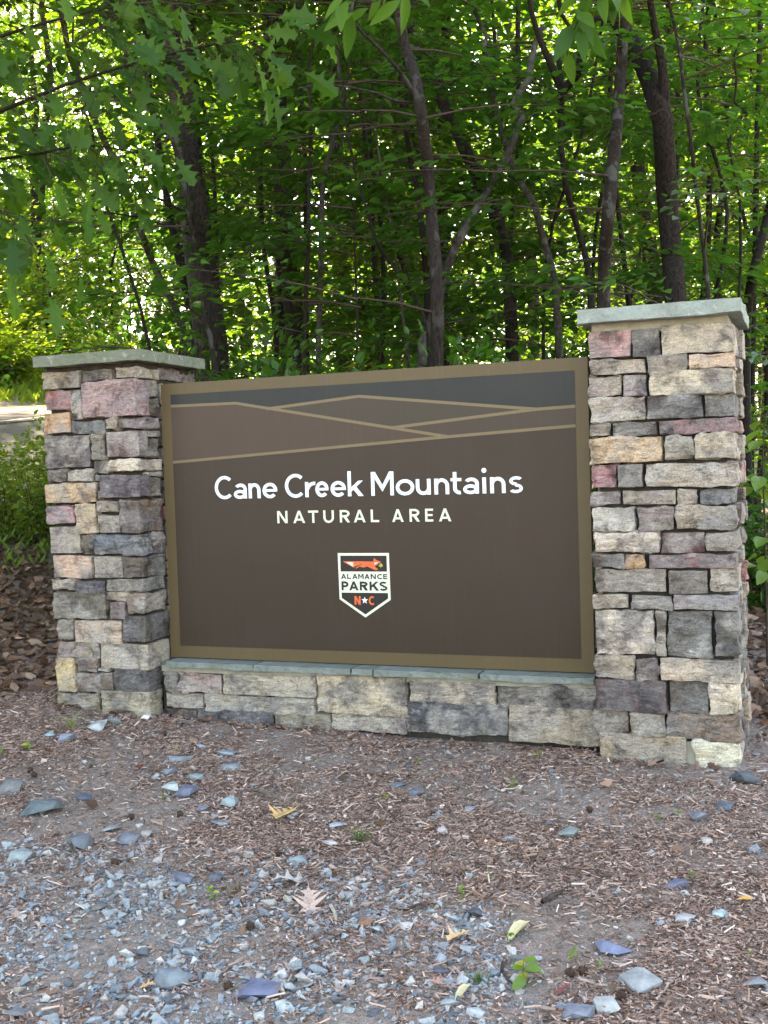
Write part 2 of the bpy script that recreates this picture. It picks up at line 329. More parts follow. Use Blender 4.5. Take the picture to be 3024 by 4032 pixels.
  [1.924, -2.7, -0.443, 0.141, 0.058, [95, 110, 160], 'long purple-blue slab at the bottom of the gravel'],
  [1.321, -2.091, -0.416, 0.074, 0.053, [105, 120, 155], 'purple-blue rock at the upper edge of the gravel'],
  [1.408, -2.007, -0.414, 0.056, 0.037, [85, 105, 118], 'dark slate rock at the upper edge of the gravel'],
  [1.118, -2.262, -0.418, 0.044, 0.05, [125, 122, 110], 'upright olive brown stone at the gravel edge'],
  [1.148, -2.347, -0.421, 0.05, 0.027, [120, 120, 112], 'brown-grey rounded stone in the gravel at left'],
  [0.713, -0.66, -0.364, 0.109, 0.025, [120, 160, 175], 'thin flat teal flake above the rounded flat rock'],
  [0.511, -0.566, -0.358, 0.071, 0.03, [140, 165, 190], 'thin blue flake highest under the base wall'],
  [0.923, -1.72, -0.398, 0.046, 0.037, [170, 160, 145], 'small tan stone right of the upright blue slab'],
  [2.114, -2.223, -0.431, 0.051, 0.024, [150, 180, 185], 'pale teal stone in the gravel near bottom centre'],
  [1.166, -2.551, -0.427, 0.047, 0.03, [120, 145, 150], 'grey-green stone among the left gravel'],
  [1.327, -2.983, -0.442, 0.084, 0.029, [120, 125, 130], 'wide flat grey rock in the lower left corner'],
  [1.992, -2.81, -0.447, 0.035, 0.033, [190, 195, 190], 'upright whitish shard at the bottom edge'],
  [3.168, -0.397, -0.387, 0.119, 0.072, [75, 88, 100], 'dark blue-black rock against the foot of the right pillar'],
  [3.023, -0.962, -0.403, 0.076, 0.059, [110, 125, 145], 'round blue-grey rock in front of the right pillar'],
  [3.105, -0.809, -0.399, 0.067, 0.046, [80, 100, 130], 'dark blue rock just right of the round blue-grey one'],
  [2.552, -1.263, -0.409, 0.086, 0.061, [135, 160, 150], 'tilted green-grey flake in the middle of the bare patch'],
  [1.821, -0.972, -0.389, 0.066, 0.044, [105, 125, 150], 'blue-grey rock under the dark base stone'],
  [1.698, -0.87, -0.385, 0.068, 0.021, [95, 130, 155], 'thin blue flake beside the dark base stone'],
  [2.065, -1.368, -0.405, 0.048, 0.055, [195, 180, 180], 'pinkish white rock in the mulch near centre'],
  [2.332, -1.339, -0.408, 0.062, 0.023, [125, 150, 170], 'flat pale blue flake in the mulch at centre'],
  [2.097, -1.087, -0.397, 0.046, 0.029, [135, 150, 165], 'small round pale blue stone in the mulch'],
  [2.992, -1.607, -0.422, 0.08, 0.04, [95, 108, 150], 'purple-blue rock at the right with a seedling behind it'],
  [3.041, -1.861, -0.43, 0.072, 0.03, [175, 178, 178], 'whitish grey stone in the right mulch'],
  [3.147, -1.796, -0.429, 0.064, 0.03, [150, 195, 195], 'bright pale teal flake in the right mulch'],
  [2.847, -2.118, -0.436, 0.114, 0.055, [105, 120, 170], 'arched purple-blue rock half sunk in the mulch'],
  [2.968, -2.341, -0.444, 0.122, 0.064, [150, 160, 160], 'long pale grey slab at the lower right'],
  [2.888, -2.491, -0.448, 0.075, 0.06, [165, 175, 172], 'pale whitish boulder at the bottom edge right of centre'],
  [2.829, -2.551, -0.449, 0.103, 0.044, [115, 130, 155], 'blue-grey boulder at the bottom beside the pale boulder'],
  [2.38, -2.021, -0.429, 0.063, 0.038, [70, 85, 100], 'dark blue shard in the mulch at lower centre'],
  [2.39, -2.405, -0.441, 0.048, 0.023, [80, 88, 120], 'dark blue flat stone in the lower gravel'],
  [3.057, -1.186, -0.41, 0.047, 0.035, [190, 170, 150], 'small tan stone at the right below the blue rocks'],
  [3.27, -2.227, -0.442, 0.076, 0.033, [125, 135, 140], 'grey rock at the right edge near the bottom'],
  [3.018, -1.659, -0.424, 0.036, 0.02, [195, 200, 198], 'small white stone under the right purple-blue rock'],
  [2.469, -2.562, -0.447, 0.068, 0.026, [160, 185, 180], 'pale green flat stone beside the curled pale leaf'],
  [3.233, 0.443, -0.38, 0.052, 0.068, [70, 95, 100], 'dark teal rock at the right edge beside the right pillar'],
  [3.146, 0.382, -0.379, 0.037, 0.04, [150, 110, 95], 'small reddish rock beside the right pillar foot'],
  [3.194, 0.433, -0.38, 0.055, 0.04, [160, 140, 115], 'tan rock between the red and teal rocks'],
  [3.175, 0.24, -0.38, 0.075, 0.031, [170, 145, 130], 'flat pinkish tan rock right of the pillar foot'],
  [3.244, 0.097, -0.38, 0.052, 0.064, [130, 135, 132], 'grey rock at the right edge below the teal one'],
 ],
 'balls': [
  [0.938,-1.474,-0.391],
  [0.75,-1.557,-0.391],
  [0.976,-2.003,-0.408],
  [1.522,-1.73,-0.408],
  [1.706,-2.308,-0.428],
  [1.82,-2.662,-0.44],
  [0.217,-0.445,-0.337],
  [0.005,-1.241,-0.348],
  [-0.052,-1.197,-0.342],
  [2.572,-0.951,-0.4],
  [2.752,-2.307,-0.441],
  [2.787,-2.285,-0.441],
  [2.913,-2.394,-0.445],
 ],
 'leaves': [
  [1.377, -1.304, -0.393, 0.14, [196, 160, 105], 'tan lobed dry oak leaf in the mulch right of centre'],
  [0.405, -0.962, -0.364, 0.068, [110, 60, 50], 'dark red-brown dry leaf left of the rock cluster'],
  [1.127, -1.152, -0.384, 0.079, [120, 100, 85], 'grey-brown dry leaf near the triangular teal rock'],
  [1.611, -2.721, -0.439, 0.052, [200, 155, 115], 'tan dry leaf leaning on the largest slate slab'],
  [1.63, -1.997, -0.417, 0.135, [175, 170, 162], 'bleached grey lobed oak leaf at the gravel edge'],
  [1.527, -2.018, -0.416, 0.091, [120, 105, 85], 'dark curled dry leaf left of the bleached oak leaf'],
  [1.791, -2.036, -0.421, 0.123, [185, 160, 145], 'pinkish crumpled dry leaf right of the bleached oak leaf'],
  [-0.213, -0.225, -0.301, 0.086, [85, 60, 50], 'dark brown dry leaf against the left pillar corner'],
  [0.681, -0.118, -0.348, 0.097, [90, 62, 55], 'dark brown dry leaf under the middle of the base wall'],
  [0.992, -0.077, -0.352, 0.096, [85, 55, 48], 'upturned dark dry leaf touching the pale base stone'],
  [0.407, -0.11, -0.339, 0.113, [150, 128, 115], 'pale brown dry leaf under the dark blue base stone'],
  [1.55, -1.729, -0.408, 0.048, [150, 135, 120], 'grey dry leaf left of the teal seedling rock'],
  [2.4, -2.144, -0.433, 0.077, [205, 170, 125], 'tan dry leaf at lower centre'],
  [2.569, -2.025, -0.432, 0.115, [205, 195, 150], 'pale yellow curled leaf right of the tan leaf'],
  [2.494, -2.454, -0.444, 0.08, [200, 192, 150], 'pale curled strip of leaf at the bottom of the gravel'],
  [2.373, -2.486, -0.443, 0.04, [170, 130, 118], 'pinkish brown dry leaf in the lower gravel'],
  [3.235, -1.659, -0.425, 0.046, [215, 160, 80], 'bright orange dry leaf scrap at the right edge'],
  [2.575, -0.583, -0.388, 0.091, [190, 150, 125], 'light brown dry leaf in front of the right pillar'],
  [2.766, -2.379, -0.444, 0.043, [120, 75, 68], 'red-brown dry leaf near the twin seed balls'],
  [2.879, -2.345, -0.443, 0.043, [105, 85, 68], 'dark brown dry leaf above the pale boulder'],
 ],
 'seed': [
  [-0.252, -0.95, -0.319, 0.071, 5, 'yellow-green seedling left of the pointed blue rock'],
  [1.471, -2.125, -0.419, 0.044, 6, 'bright yellow-green seedling in the gravel'],
  [-0.32, -1.083, -0.318, 0.05, 3, 'tiny seedling at the left edge'],
  [0.738, -1.279, -0.382, 0.034, 4, 'tiny seedling beside the pale green slab'],
  [2.641, -2.382, -0.443, 0.11, 8, 'largest leafy seedling, yellowing at the base'],
  [2.744, -2.192, -0.438, 0.046, 5, 'seedling right of the largest one'],
  [2.824, -2.235, -0.44, 0.034, 4, 'small seedling left of the arched rock'],
  [2.524, -2.138, -0.435, 0.04, 3, 'broad dark leaf seedling beside the tan leaf'],
  [3.241, -2.067, -0.437, 0.023, 3, 'tiny seedling at the lower right edge'],
  [3.021, -1.497, -0.419, 0.031, 2, 'narrow seedling behind the right purple rock'],
  [2.925, -0.918, -0.401, 0.041, 4, 'seedling in front of the right pillar corner'],
  [2.849, -1.001, -0.403, 0.036, 3, 'low seedling below the bare pale patch'],
  [2.186, -0.685, -0.386, 0.046, 4, 'faint seedling under the tan base stone'],
  [2.206, -0.274, -0.374, 0.043, 3, 'single bright blade seedling at the base wall'],
  [1.671, -0.525, -0.374, 0.049, 4, 'small seedling under the dark base stone'],
  [2.303, -1.906, -0.425, 0.052, 5, 'seedling at the left of the sunlit patch'],
  [2.338, -1.687, -0.419, 0.027, 4, 'tiny seedling above the sunlit patch'],
  [1.702, -1.038, -0.39, 0.033, 4, 'seedling with red tips by the grass tuft'],
 ],
 'tuft': [
  [-0.313, -0.521, -0.302, 0.152, 'y', 'yellow-green grass tuft at the foot of the left pillar'],
  [1.763, -1.484, -0.404, 0.12, 'g', 'dark green grass tuft in the middle of the mulch'],
  [0.427, -0.662, -0.356, 0.09, 'd', 'dry straw tuft above the rock cluster'],
  [-0.286, -0.185, -0.294, 0.087, 'd', 'dry straw tuft under the base wall at left'],
  [2.502, -2.396, -0.442, 0.052, 'g', 'small green grass tuft by the curled pale leaf'],
 ],
 'twigs': [
  [[[1.556, -1.649, -0.406], [1.627, -1.666, -0.407], [1.68, -1.612, -0.407], [1.725, -1.557, -0.406], [1.785, -1.527, -0.406]], 0.006, 'long dark forked twig below the green grass tuft'],
  [[[1.219, -1.537, -0.397], [1.218, -1.456, -0.395], [1.26, -1.394, -0.394], [1.311, -1.357, -0.393]], 0.004, 'thin dark twig beside the flat grey rock'],
  [[[0.15, -0.614, -0.338], [0.22, -0.55, -0.34], [0.304, -0.483, -0.343]], 0.004, 'thin dark twig below the left end of the base wall'],
  [[[1.907, -2.104, -0.425], [1.947, -2.164, -0.427], [1.977, -2.227, -0.429]], 0.007, 'short pale stick in the gravel at centre'],
  [[[1.373, -0.451, -0.367], [1.404, -0.31, -0.363], [1.459, -0.253, -0.362]], 0.005, 'thin dark twig under the dark base stone'],
  [[[1.322, -1.921, -0.41], [1.387, -1.967, -0.413], [1.443, -1.992, -0.414]], 0.004, 'thin grey twig at the gravel edge'],
  [[[2.544, -2.274, -0.439], [2.553, -2.323, -0.441], [2.583, -2.372, -0.442], [2.606, -2.395, -0.443]], 0.006, 'curved grey stick left of the largest seedling'],
  [[[2.562, -1.822, -0.426], [2.592, -1.771, -0.424], [2.626, -1.677, -0.422]], 0.009, 'reddish stick in the sunlit patch'],
  [[[2.404, -1.463, -0.413], [2.472, -1.447, -0.413], [2.536, -1.419, -0.413]], 0.004, 'dark straight twig above the sunlit patch'],
  [[[2.155, -2.072, -0.427], [2.188, -2.026, -0.427], [2.226, -1.992, -0.426]], 0.006, 'dark twig at lower left of centre'],
  [[[3.008, -2.392, -0.446], [3.029, -2.293, -0.443], [3.055, -2.23, -0.441]], 0.005, 'dark twig beside the long pale slab'],
  [[[3.101, -0.381, -0.386], [3.161, -0.415, -0.387], [3.239, -0.428, -0.388]], 0.008, 'brown stick under the dark blue rock'],
  [[[2.896, -0.764, -0.396], [2.933, -0.649, -0.393], [3.013, -0.55, -0.39]], 0.005, 'pale curved root in front of the right pillar'],
  [[[2.79, -2.33, -0.442], [2.853, -2.346, -0.443], [2.923, -2.332, -0.443]], 0.005, 'straight twig above the pale boulder'],
  [[[2.455, -1.493, -0.415], [2.469, -1.534, -0.416], [2.482, -1.564, -0.417]], 0.006, 'short upright bark chip stick near centre'],
 ],
 'oakl': [
  [[-2.205,0.075,3.184],[-1.638,0.077,3.226],[-1.094,0.072,3.289],[-0.635,0.144,3.408],[-0.189,0.209,3.482],[0.169,0.349,3.565],[0.475,0.466,3.596]],
  [[-2.207,0.067,3.035],[-1.487,0.017,2.992],[-0.874,0.034,2.988],[-0.477,0.079,3.002],[-0.197,0.182,2.951]],
  [[-2.21,0.059,2.886],[-1.417,-0.074,2.767],[-1.06,-0.05,2.676],[-0.899,-0.048,2.55],[-0.791,-0.066,2.427]],
  [[-2.2,0.094,3.571],[-1.55,0.133,3.714],[-0.994,0.241,3.83],[-0.566,0.408,3.93],[-0.245,0.531,3.962]],
 ],
 'oakb': [-2.345, 0.025, -0.201],
 'hang': [[1.535, 0.012, 3.602], [1.557, -0.202, 3.421], [1.52, -0.437, 3.282], [1.465, -0.566, 3.253], [1.443, -0.683, 3.223]],
 'hang2': [[2.334, 1.401, 3.961], [2.226, 1.352, 3.796], [2.158, 1.319, 3.63], [2.13, 1.303, 3.518]],
 'rplant': [[3.207, 1.885, 0.275], [3.204, 1.901, 0.657], [3.198, 1.912, 0.951], [3.207, 1.927, 1.214], [3.236, 1.945, 1.36]],
}


# ------------------------------------------------------------------ helpers
def lin(c, k=1.0):
    return tuple(k * ((v / 255 / 12.92) if v <= 10 else ((v / 255 + .055) / 1.055) ** 2.4) for v in c[:3])

def desat(c, f):
    g = sum(c) / 3
    return tuple(g + (v - g) * f for v in c)

def tag(o, label=None, cat=None, group=None, kind=None):
    if label: o['label'] = label
    if cat: o['category'] = cat
    if group: o['group'] = group
    if kind: o['kind'] = kind
    return o

def empty(name, loc):
    o = bpy.data.objects.new(name, None); COL.objects.link(o); o.location = loc; o.empty_display_size = .1
    return o

def link(name, me, mat=None, parent=None, loc=None):
    """A mesh object; world-space vertices are kept where they are under a translated parent."""
    if mat is not None and not me.materials: me.materials.append(mat)
    o = bpy.data.objects.new(name, me); COL.objects.link(o)
    if name in FINE: o['kind'] = 'stuff'
    if parent is not None:
        o.parent = parent
        off = Vector((0, 0, 0)); p = parent
        while p is not None: off += Vector(p.location); p = p.parent
        o.location = (Vector(loc) if loc is not None else Vector((0, 0, 0))) - off
    elif loc is not None: o.location = loc
    return o

def npmesh(name, V, F, smooth=False):
    V = np.asarray(V, np.float32).reshape(-1, 3); F = np.asarray(F, np.int32)
    me = bpy.data.meshes.new(name)
    n, k = F.shape
    me.vertices.add(len(V)); me.vertices.foreach_set('co', V.ravel())
    me.loops.add(n * k); me.loops.foreach_set('vertex_index', F.ravel())
    me.polygons.add(n); me.polygons.foreach_set('loop_start', np.arange(0, n * k, k, dtype=np.int32))
    me.polygons.foreach_set('use_smooth', np.full(n, smooth, bool))
    me.update(calc_edges=True)
    return me

FINE = {'limbs', 'crown', 'canopy', 'twigs', 'stems', 'foliage', 'blades'}
def pymesh(name, V, F, smooth=False):
    me = bpy.data.meshes.new(name); me.from_pydata([tuple(v) for v in V], [], F)
    if smooth: me.polygons.foreach_set('use_smooth', [True] * len(me.polygons))
    me.update(); return me

def resample(P, step):
    """Catmull-Rom through the points, about `step` apart."""
    P = [np.array(p, float) for p in P]
    if len(P) == 2: P = [P[0], (P[0] + P[1]) / 2, P[1]]
    Q = [2 * P[0] - P[1]] + P + [2 * P[-1] - P[-2]]
    out = []
    for i in range(1, len(Q) - 2):
        a, b, c, d = Q[i - 1:i + 3]
        n = max(1, int(np.linalg.norm(c - b) / step))
        for k in range(n):
            t = k / n
            out.append(.5 * (2 * b + (c - a) * t + (2 * a - 5 * b + 4 * c - d) * t * t + (3 * b - a - 3 * c + d) * t ** 3))
    out.append(P[-1]); return np.array(out)

def tube_arrays(P, R, sides, lump=0., seed=0.):
    P = np.asarray(P, float); n = len(P); R = np.broadcast_to(np.asarray(R, float), (n,))
    T = np.gradient(P, axis=0); T /= np.linalg.norm(T, axis=1, keepdims=True) + 1e-9
    ref = np.array([.31, .17, .93]) if abs(T[0] @ np.array([.31, .17, .93])) < .8 else np.array([.95, .2, .1])
    A = np.cross(T, ref); A /= np.linalg.norm(A, axis=1, keepdims=True) + 1e-9
    B = np.cross(T, A)
    ang = np.arange(sides) * 2 * np.pi / sides
    ring = A[:, None] * np.cos(ang)[None, :, None] + B[:, None] * np.sin(ang)[None, :, None]
    rad = R[:, None] * np.ones(sides)
    if lump: rad = rad * (1 + lump * np.sin(ang * 3 + seed + np.arange(n)[:, None] * .35) + lump * np.sin(ang * 5 + seed * 2 - np.arange(n)[:, None] * .22))
    V = (P[:, None] + ring * rad[..., None]).reshape(-1, 3)
    i, j = np.meshgrid(np.arange(n - 1), np.arange(sides), indexing='ij')
    a = i * sides + j; b = i * sides + (j + 1) % sides
    F = np.stack([a, b, b + sides, a + sides], -1).reshape(-1, 4)
    return V, F

def join_arrays(parts):
    Vs, Fs, o = [], [], 0
    for V, F in parts:
        Vs.append(V); Fs.append(F + o); o += len(V)
    return np.concatenate(Vs), np.concatenate(Fs)

def frames(axis, normal):
    axis = axis / (np.linalg.norm(axis, axis=1, keepdims=True) + 1e-9)
    side = np.cross(normal, axis); side /= np.linalg.norm(side, axis=1, keepdims=True) + 1e-9
    return axis, side, np.cross(axis, side)

def scatter_template(TV, TF, pos, axis, normal, length, width):
    """Copies of a template: (u along the axis, v across, h along the normal)."""
    a, s, n = frames(axis, normal)
    L = np.broadcast_to(length, (len(pos),)); W = np.broadcast_to(width, (len(pos),))
    V = pos[:, None] + a[:, None] * (TV[None, :, 0:1] * L[:, None, None]) + s[:, None] * (TV[None, :, 1:2] * W[:, None, None]) + n[:, None] * (TV[None, :, 2:3] * L[:, None, None])
    m = len(TV)
    F = TF[None] + (np.arange(len(pos)) * m)[:, None, None]
    return V.reshape(-1, 3), F.reshape(-1, TF.shape[1])

LEAF_V = np.array([(0, 0, 0), (.33, .5, .07), (.72, .36, .03), (1, 0, -.10), (.72, -.36, .03), (.33, -.5, .07)])
LEAF_F = np.array([(0, 3, 2, 1), (0, 5, 4, 3)])
CARD_V = np.array([(0, 0, 0), (.45, .46, .07), (1, 0, -.06), (.45, -.46, .07)])
CARD_F = np.array([(0, 1, 2, 3)])

# ------------------------------------------------------------------ materials
MATS = {}
class NB:
    """Tiny node-tree builder."""
    def __init__(s, name):
        s.m = bpy.data.materials.new(name); s.m.use_nodes = True
        s.t = s.m.node_tree; s.n = s.t.nodes; s.b = s.n["Principled BSDF"]; s.out = s.n["Material Output"]
    def new(s, typ, **kw):
        d = s.n.new(typ)
        for k, v in kw.items():
            if k.startswith('i_'): d.inputs[k[2:].replace('_', ' ')].default_value = v
            else: setattr(d, k, v)
        return d
    def l(s, a, b): s.t.links.new(a, b)
    def noise(s, vec, scale, detail=4, rough=.55, dist=0):
        d = s.new("ShaderNodeTexNoise"); d.inputs["Scale"].default_value = scale; d.inputs["Detail"].default_value = detail
        d.inputs["Roughness"].default_value = rough; d.inputs["Distortion"].default_value = dist
        if vec is not None: s.l(vec, d.inputs["Vector"])
        return d.outputs["Fac"]
    def ramp(s, fac, stops, interp='LINEAR'):
        d = s.new("ShaderNodeValToRGB"); cr = d.color_ramp; cr.interpolation = interp
        while len(cr.elements) < len(stops): cr.elements.new(.5)
        for e, (p, c) in zip(cr.elements, stops):
            e.position = p; e.color = (*c[:3], 1) if hasattr(c, '__len__') else (c, c, c, 1)
        s.l(fac, d.inputs[0]); return d.outputs[0]
    def mix(s, fac, a, b, mode='MIX'):
        d = s.new("ShaderNodeMix", data_type='RGBA', blend_type=mode)
        for sock, v in ((d.inputs[0], fac), (d.inputs[6], a), (d.inputs[7], b)):
            if hasattr(v, 'is_linked') or hasattr(v, 'links'): s.l(v, sock)
            elif hasattr(v, '__len__'): sock.default_value = (*v[:3], 1)
            else: sock.default_value = v
        return d.outputs[2]
    def math(s, op, a, b=0.):
        d = s.new("ShaderNodeMath", operation=op)
        for i, v in enumerate((a, b)):
            if hasattr(v, 'links'): s.l(v, d.inputs[i])
            else: d.inputs[i].default_value = v
        return d.outputs[0]
    def coords(s, scale=(1, 1, 1), kind='Object', offset=None):
        tc = s.new("ShaderNodeTexCoord"); mp = s.new("ShaderNodeMapping"); mp.inputs["Scale"].default_value = scale
        s.l(tc.outputs[kind], mp.inputs["Vector"])
        if offset is not None: s.l(offset, mp.inputs["Location"])
        return mp.outputs[0]
    def bump(s, h, strength=.5, dist=.01, prev=None):
        d = s.new("ShaderNodeBump"); d.inputs["Strength"].default_value = strength; d.inputs["Distance"].default_value = dist
        s.l(h, d.inputs["Height"])
        if prev is not None: s.l(prev, d.inputs["Normal"])
        return d.outputs[0]
    def fin(s, col=None, rough=.8, spec=.3, normal=None):
        if col is not None:
            if hasattr(col, 'links'): s.l(col, s.b.inputs["Base Color"])
            else: s.b.inputs["Base Color"].default_value = (*col[:3], 1)
        if hasattr(rough, 'links'): s.l(rough, s.b.inputs["Roughness"])
        else: s.b.inputs["Roughness"].default_value = rough
        s.b.inputs["Specular IOR Level"].default_value = spec
        if normal is not None: s.l(normal, s.b.inputs["Normal"])
        return s.m

def m_stone():
    s = NB("cut_stone"); oi = s.new("ShaderNodeObjectInfo")
    off = s.new("ShaderNodeVectorMath", operation='SCALE'); s.l(oi.outputs["Random"], off.inputs[3])
    off.inputs[0].default_value = (37, 23, 51)
    v = s.coords((1, 1, 1), 'Object', off.outputs[0]); vs = s.coords((1, 1, 2.6), 'Object', off.outputs[0])
    big = s.noise(v, 5.5, 3); mid = s.noise(vs, 24, 7, .68, .7); fine = s.noise(v, 150, 3, .7); stain = s.noise(v, 9, 6, .7, .4)
    oc = oi.outputs["Color"]
    rnd = s.math('FRACT', s.math('MULTIPLY', oi.outputs["Random"], 7.31))
    alt = s.ramp(rnd, [(0, (.42, .375, .32)), (.25, (.20, .19, .185)), (.45, (.46, .42, .37)), (.65, (.33, .265, .255)), (.82, (.28, .275, .26)), (1, (.50, .46, .41))], 'CONSTANT')
    c = s.mix(s.ramp(big, [(.44, 0), (.58, .72)]), oc, alt)
    c = s.mix(s.ramp(stain, [(.36, .95), (.50, 0)]), c, s.mix(1., c, (.38, .37, .385), 'MULTIPLY'))
    c = s.mix(s.ramp(stain, [(.56, 0), (.70, .6)]), c, (.56, .53, .485))
    c = s.mix(s.ramp(mid, [(.50, 0), (.72, .8)]), c, s.mix(1., c, (1.42, 1.36, 1.26), 'MULTIPLY'))
    c = s.mix(s.ramp(mid, [(.30, .9), (.45, 0)]), c, s.mix(1., c, (.36, .34, .33), 'MULTIPLY'))
    c = s.mix(.55, c, s.ramp(fine, [(.3, (.42, .42, .42)), (.7, (1.55, 1.55, 1.55))]), 'MULTIPLY')
    wh = s.noise(v, 11, 5, .7)
    c = s.mix(s.ramp(wh, [(.69, 0), (.78, .45)]), c, (.62, .63, .60))
    n = s.bump(mid, 1., .040); n = s.bump(fine, .8, .005, n)
    cr = s.noise(s.coords((1, 1, 3.4), 'Object', off.outputs[0]), 13, 2, .5, 1.2)
    band = s.ramp(cr, [(.46, 1), (.495, 0), (.53, 1)])
    n = s.bump(band, .6, .010, n)
    return s.fin(c, .88, .25, n)

def m_cap(name, c0, c1):
    s = NB(name); v = s.coords(); big = s.noise(v, 5, 4); mid = s.noise(s.coords((1, 1, 1.6)), 34, 6, .65, .4); fine = s.noise(v, 220, 2)
    c = s.mix(s.ramp(big, [(.3, 0), (.7, 1)]), c0, c1)
    c = s.mix(s.ramp(mid, [(.3, .55), (.5, 0)]), c, s.mix(1., c, (.55, .57, .55), 'MULTIPLY'))
    c = s.mix(.35, c, s.ramp(fine, [(.3, .6), (.7, 1.35)]), 'MULTIPLY')
    st = s.noise(v, 13, 6, .7, .5); c = s.mix(s.ramp(st, [(.56, 0), (.68, .7)]), c, s.mix(1., c, (.5, .52, .46), 'MULTIPLY')); c = s.mix(s.ramp(st, [(.30, .6), (.40, 0)]), c, (.40, .41, .37))
    n = s.bump(mid, .7, .010); n = s.bump(fine, .4, .002, n)
    return s.fin(c, .85, .25, n)

def m_noisy(name, c0, c1, scale=30, rough=.9, bump=.4, bdist=.004, spec=.2):
    s = NB(name); v = s.coords(); a = s.noise(v, scale, 5, .6); b = s.noise(v, scale * 6, 2)
    c = s.mix(s.ramp(a, [(.3, 0), (.7, 1)]), c0, c1)
    n = s.bump(a, bump, bdist * 2); n = s.bump(b, bump, bdist * .5, n)
    return s.fin(c, rough, spec, n)

def m_paint(name, col, rough=.40, spec=.22):
    s = NB(name); v = s.coords(); d = s.noise(v, 3.0, 4); sp = s.noise(v, 260, 1)
    c = s.mix(s.ramp(d, [(.3, 0), (.75, .5)]), col, tuple(x * 1.14 + .002 for x in col))
    c = s.mix(s.ramp(sp, [(.79, 0), (.82, .4)]), c, (.42, .40, .36))
    stk = s.noise(s.coords((14, 14, .7)), 3.2, 5, .65); c = s.mix(s.ramp(stk, [(.52, 0), (.80, .22)]), c, tuple(x * 1.6 + .012 for x in col))
    r = s.ramp(d, [(.3, rough - .05), (.7, rough + .08)])
    return s.fin(c, r, spec, s.bump(s.noise(v, 400, 2), .05, .0006))

def m_islands(name, stops, rough=.85, spec=.2, transl=0., tcol=1.6, fine=None, per_object=False):
    s = NB(name)
    c = s.ramp(s.new("ShaderNodeObjectInfo").outputs["Random"] if per_object else s.new("ShaderNodeNewGeometry").outputs["Random Per Island"], stops)
    nrm = None
    if fine:
        f = s.noise(s.coords(), fine, 4, .65)
        c = s.mix(.55, c, s.ramp(f, [(.3, .5), (.72, 1.5)]), 'MULTIPLY'); nrm = s.bump(f, .5, .004)
    s.fin(c, rough, spec, nrm)
    if transl:
        t = s.new("ShaderNodeBsdfTranslucent"); s.l(s.mix(1., c, tcol, 'MULTIPLY'), t.inputs[0])
        mx = s.new("ShaderNodeMixShader"); mx.inputs[0].default_value = transl
        s.l(s.b.outputs[0], mx.inputs[1]); s.l(t.outputs[0], mx.inputs[2]); s.l(mx.outputs[0], s.out.inputs[0])
    return s.m

def leaf_mat(name, cols, tr=.42, tcol=(2.0, 2.3, .9), rough=.42, spec=.35, per_object=False):
    n = len(cols)
    return m_islands(name, [(i / max(1, n - 1), c) for i, c in enumerate(cols)], rough, spec, tr, tcol, None, per_object)

def m_bark(name, c0, c1, patch=None, vert=3., scale=26, bd=.02):
    s = NB(name); v = s.coords((vert, vert, 1)); r = s.noise(v, scale, 5, .6, .5)
    c = s.mix(s.ramp(r, [(.36, 0), (.62, 1)]), c0, c1)
    if patch is not None:
        p = s.noise(s.coords((1, 1, .55)), 9, 3, .6); c = s.mix(s.ramp(p, [(.55, 0), (.60, .8)]), c, patch)
    return s.fin(c, .9, .15, s.bump(r, .9, bd))

STONE = m_stone()
CAP_R = m_cap("cap_stone_grey", lin((134, 146, 138)), lin((116, 124, 118)))
CAP_L = m_cap("cap_stone_mossy", lin((94, 102, 84)), lin((106, 108, 96)))
LEDGE = m_cap("ledge_stone", lin((116, 124, 118)), lin((100, 106, 97)))
MORTAR = m_noisy("mortar", lin((36, 34, 31)), lin((64, 60, 54)), 24)
MORTAR_LT = m_noisy("mortar_pale", lin((120, 118, 104)), lin((146, 144, 130)), 24)
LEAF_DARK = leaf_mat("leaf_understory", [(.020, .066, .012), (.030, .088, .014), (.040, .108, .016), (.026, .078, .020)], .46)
LEAF_MID = leaf_mat("leaf_forest", [(.026, .076, .009), (.044, .104, .011), (.070, .128, .012), (.034, .088, .014)], .52, (2.3, 2.25, .8))
LEAF_OAK = leaf_mat("leaf_oak", [(.016, .056, .010), (.034, .092, .013), (.022, .070, .014), (.060, .135, .016), (.028, .084, .012), (.048, .115, .014)], .46, (2.3, 2.2, .7), .5, .18, True)
LEAF_BRIGHT = leaf_mat("leaf_weed", [(.07, .15, .025), (.10, .19, .03), (.13, .20, .03)], .35, (1.9, 1.7, .6))
LEAF_SUNNY = leaf_mat("leaf_roadside_sunlit", [(.085, .155, .020), (.12, .195, .026), (.16, .22, .030), (.10, .17, .028)], .55, (2.0, 1.9, .9))  # leaf colour raised to put sunlight on the far bank's plants
LEAF_YELLOW = leaf_mat("leaf_yellowing", [(.35, .30, .05), (.30, .32, .06), (.42, .34, .06)], .3, (1.2, 1.1, .5))
BARK = dict(rough=m_bark("bark_ridged", (0.0061, 0.0051, 0.0040), (0.0269, 0.0219, 0.0175), None, 3.2, 16, .03),
            pale=m_bark("bark_pale", (0.0211, 0.0195, 0.0166), (0.0500, 0.0469, 0.0417), (0.0769, 0.0781, 0.0694), 2, 22, .008),
            dark=m_bark("bark_dark", (0.0069, 0.0055, 0.0044), (0.0192, 0.0156, 0.0127), None, 2.5, 26, .01),
            lichen=m_bark("bark_lichen", (0.0092, 0.0073, 0.0057), (0.0229, 0.0186, 0.0152), (0.0525, 0.0545, 0.0480), 2.5, 24, .01),
            flaky=m_bark("bark_flaky", (0.0098, 0.0073, 0.0057), (0.0294, 0.0239, 0.0202), (0.0477, 0.0448, 0.0406), 3.5, 14, .02))
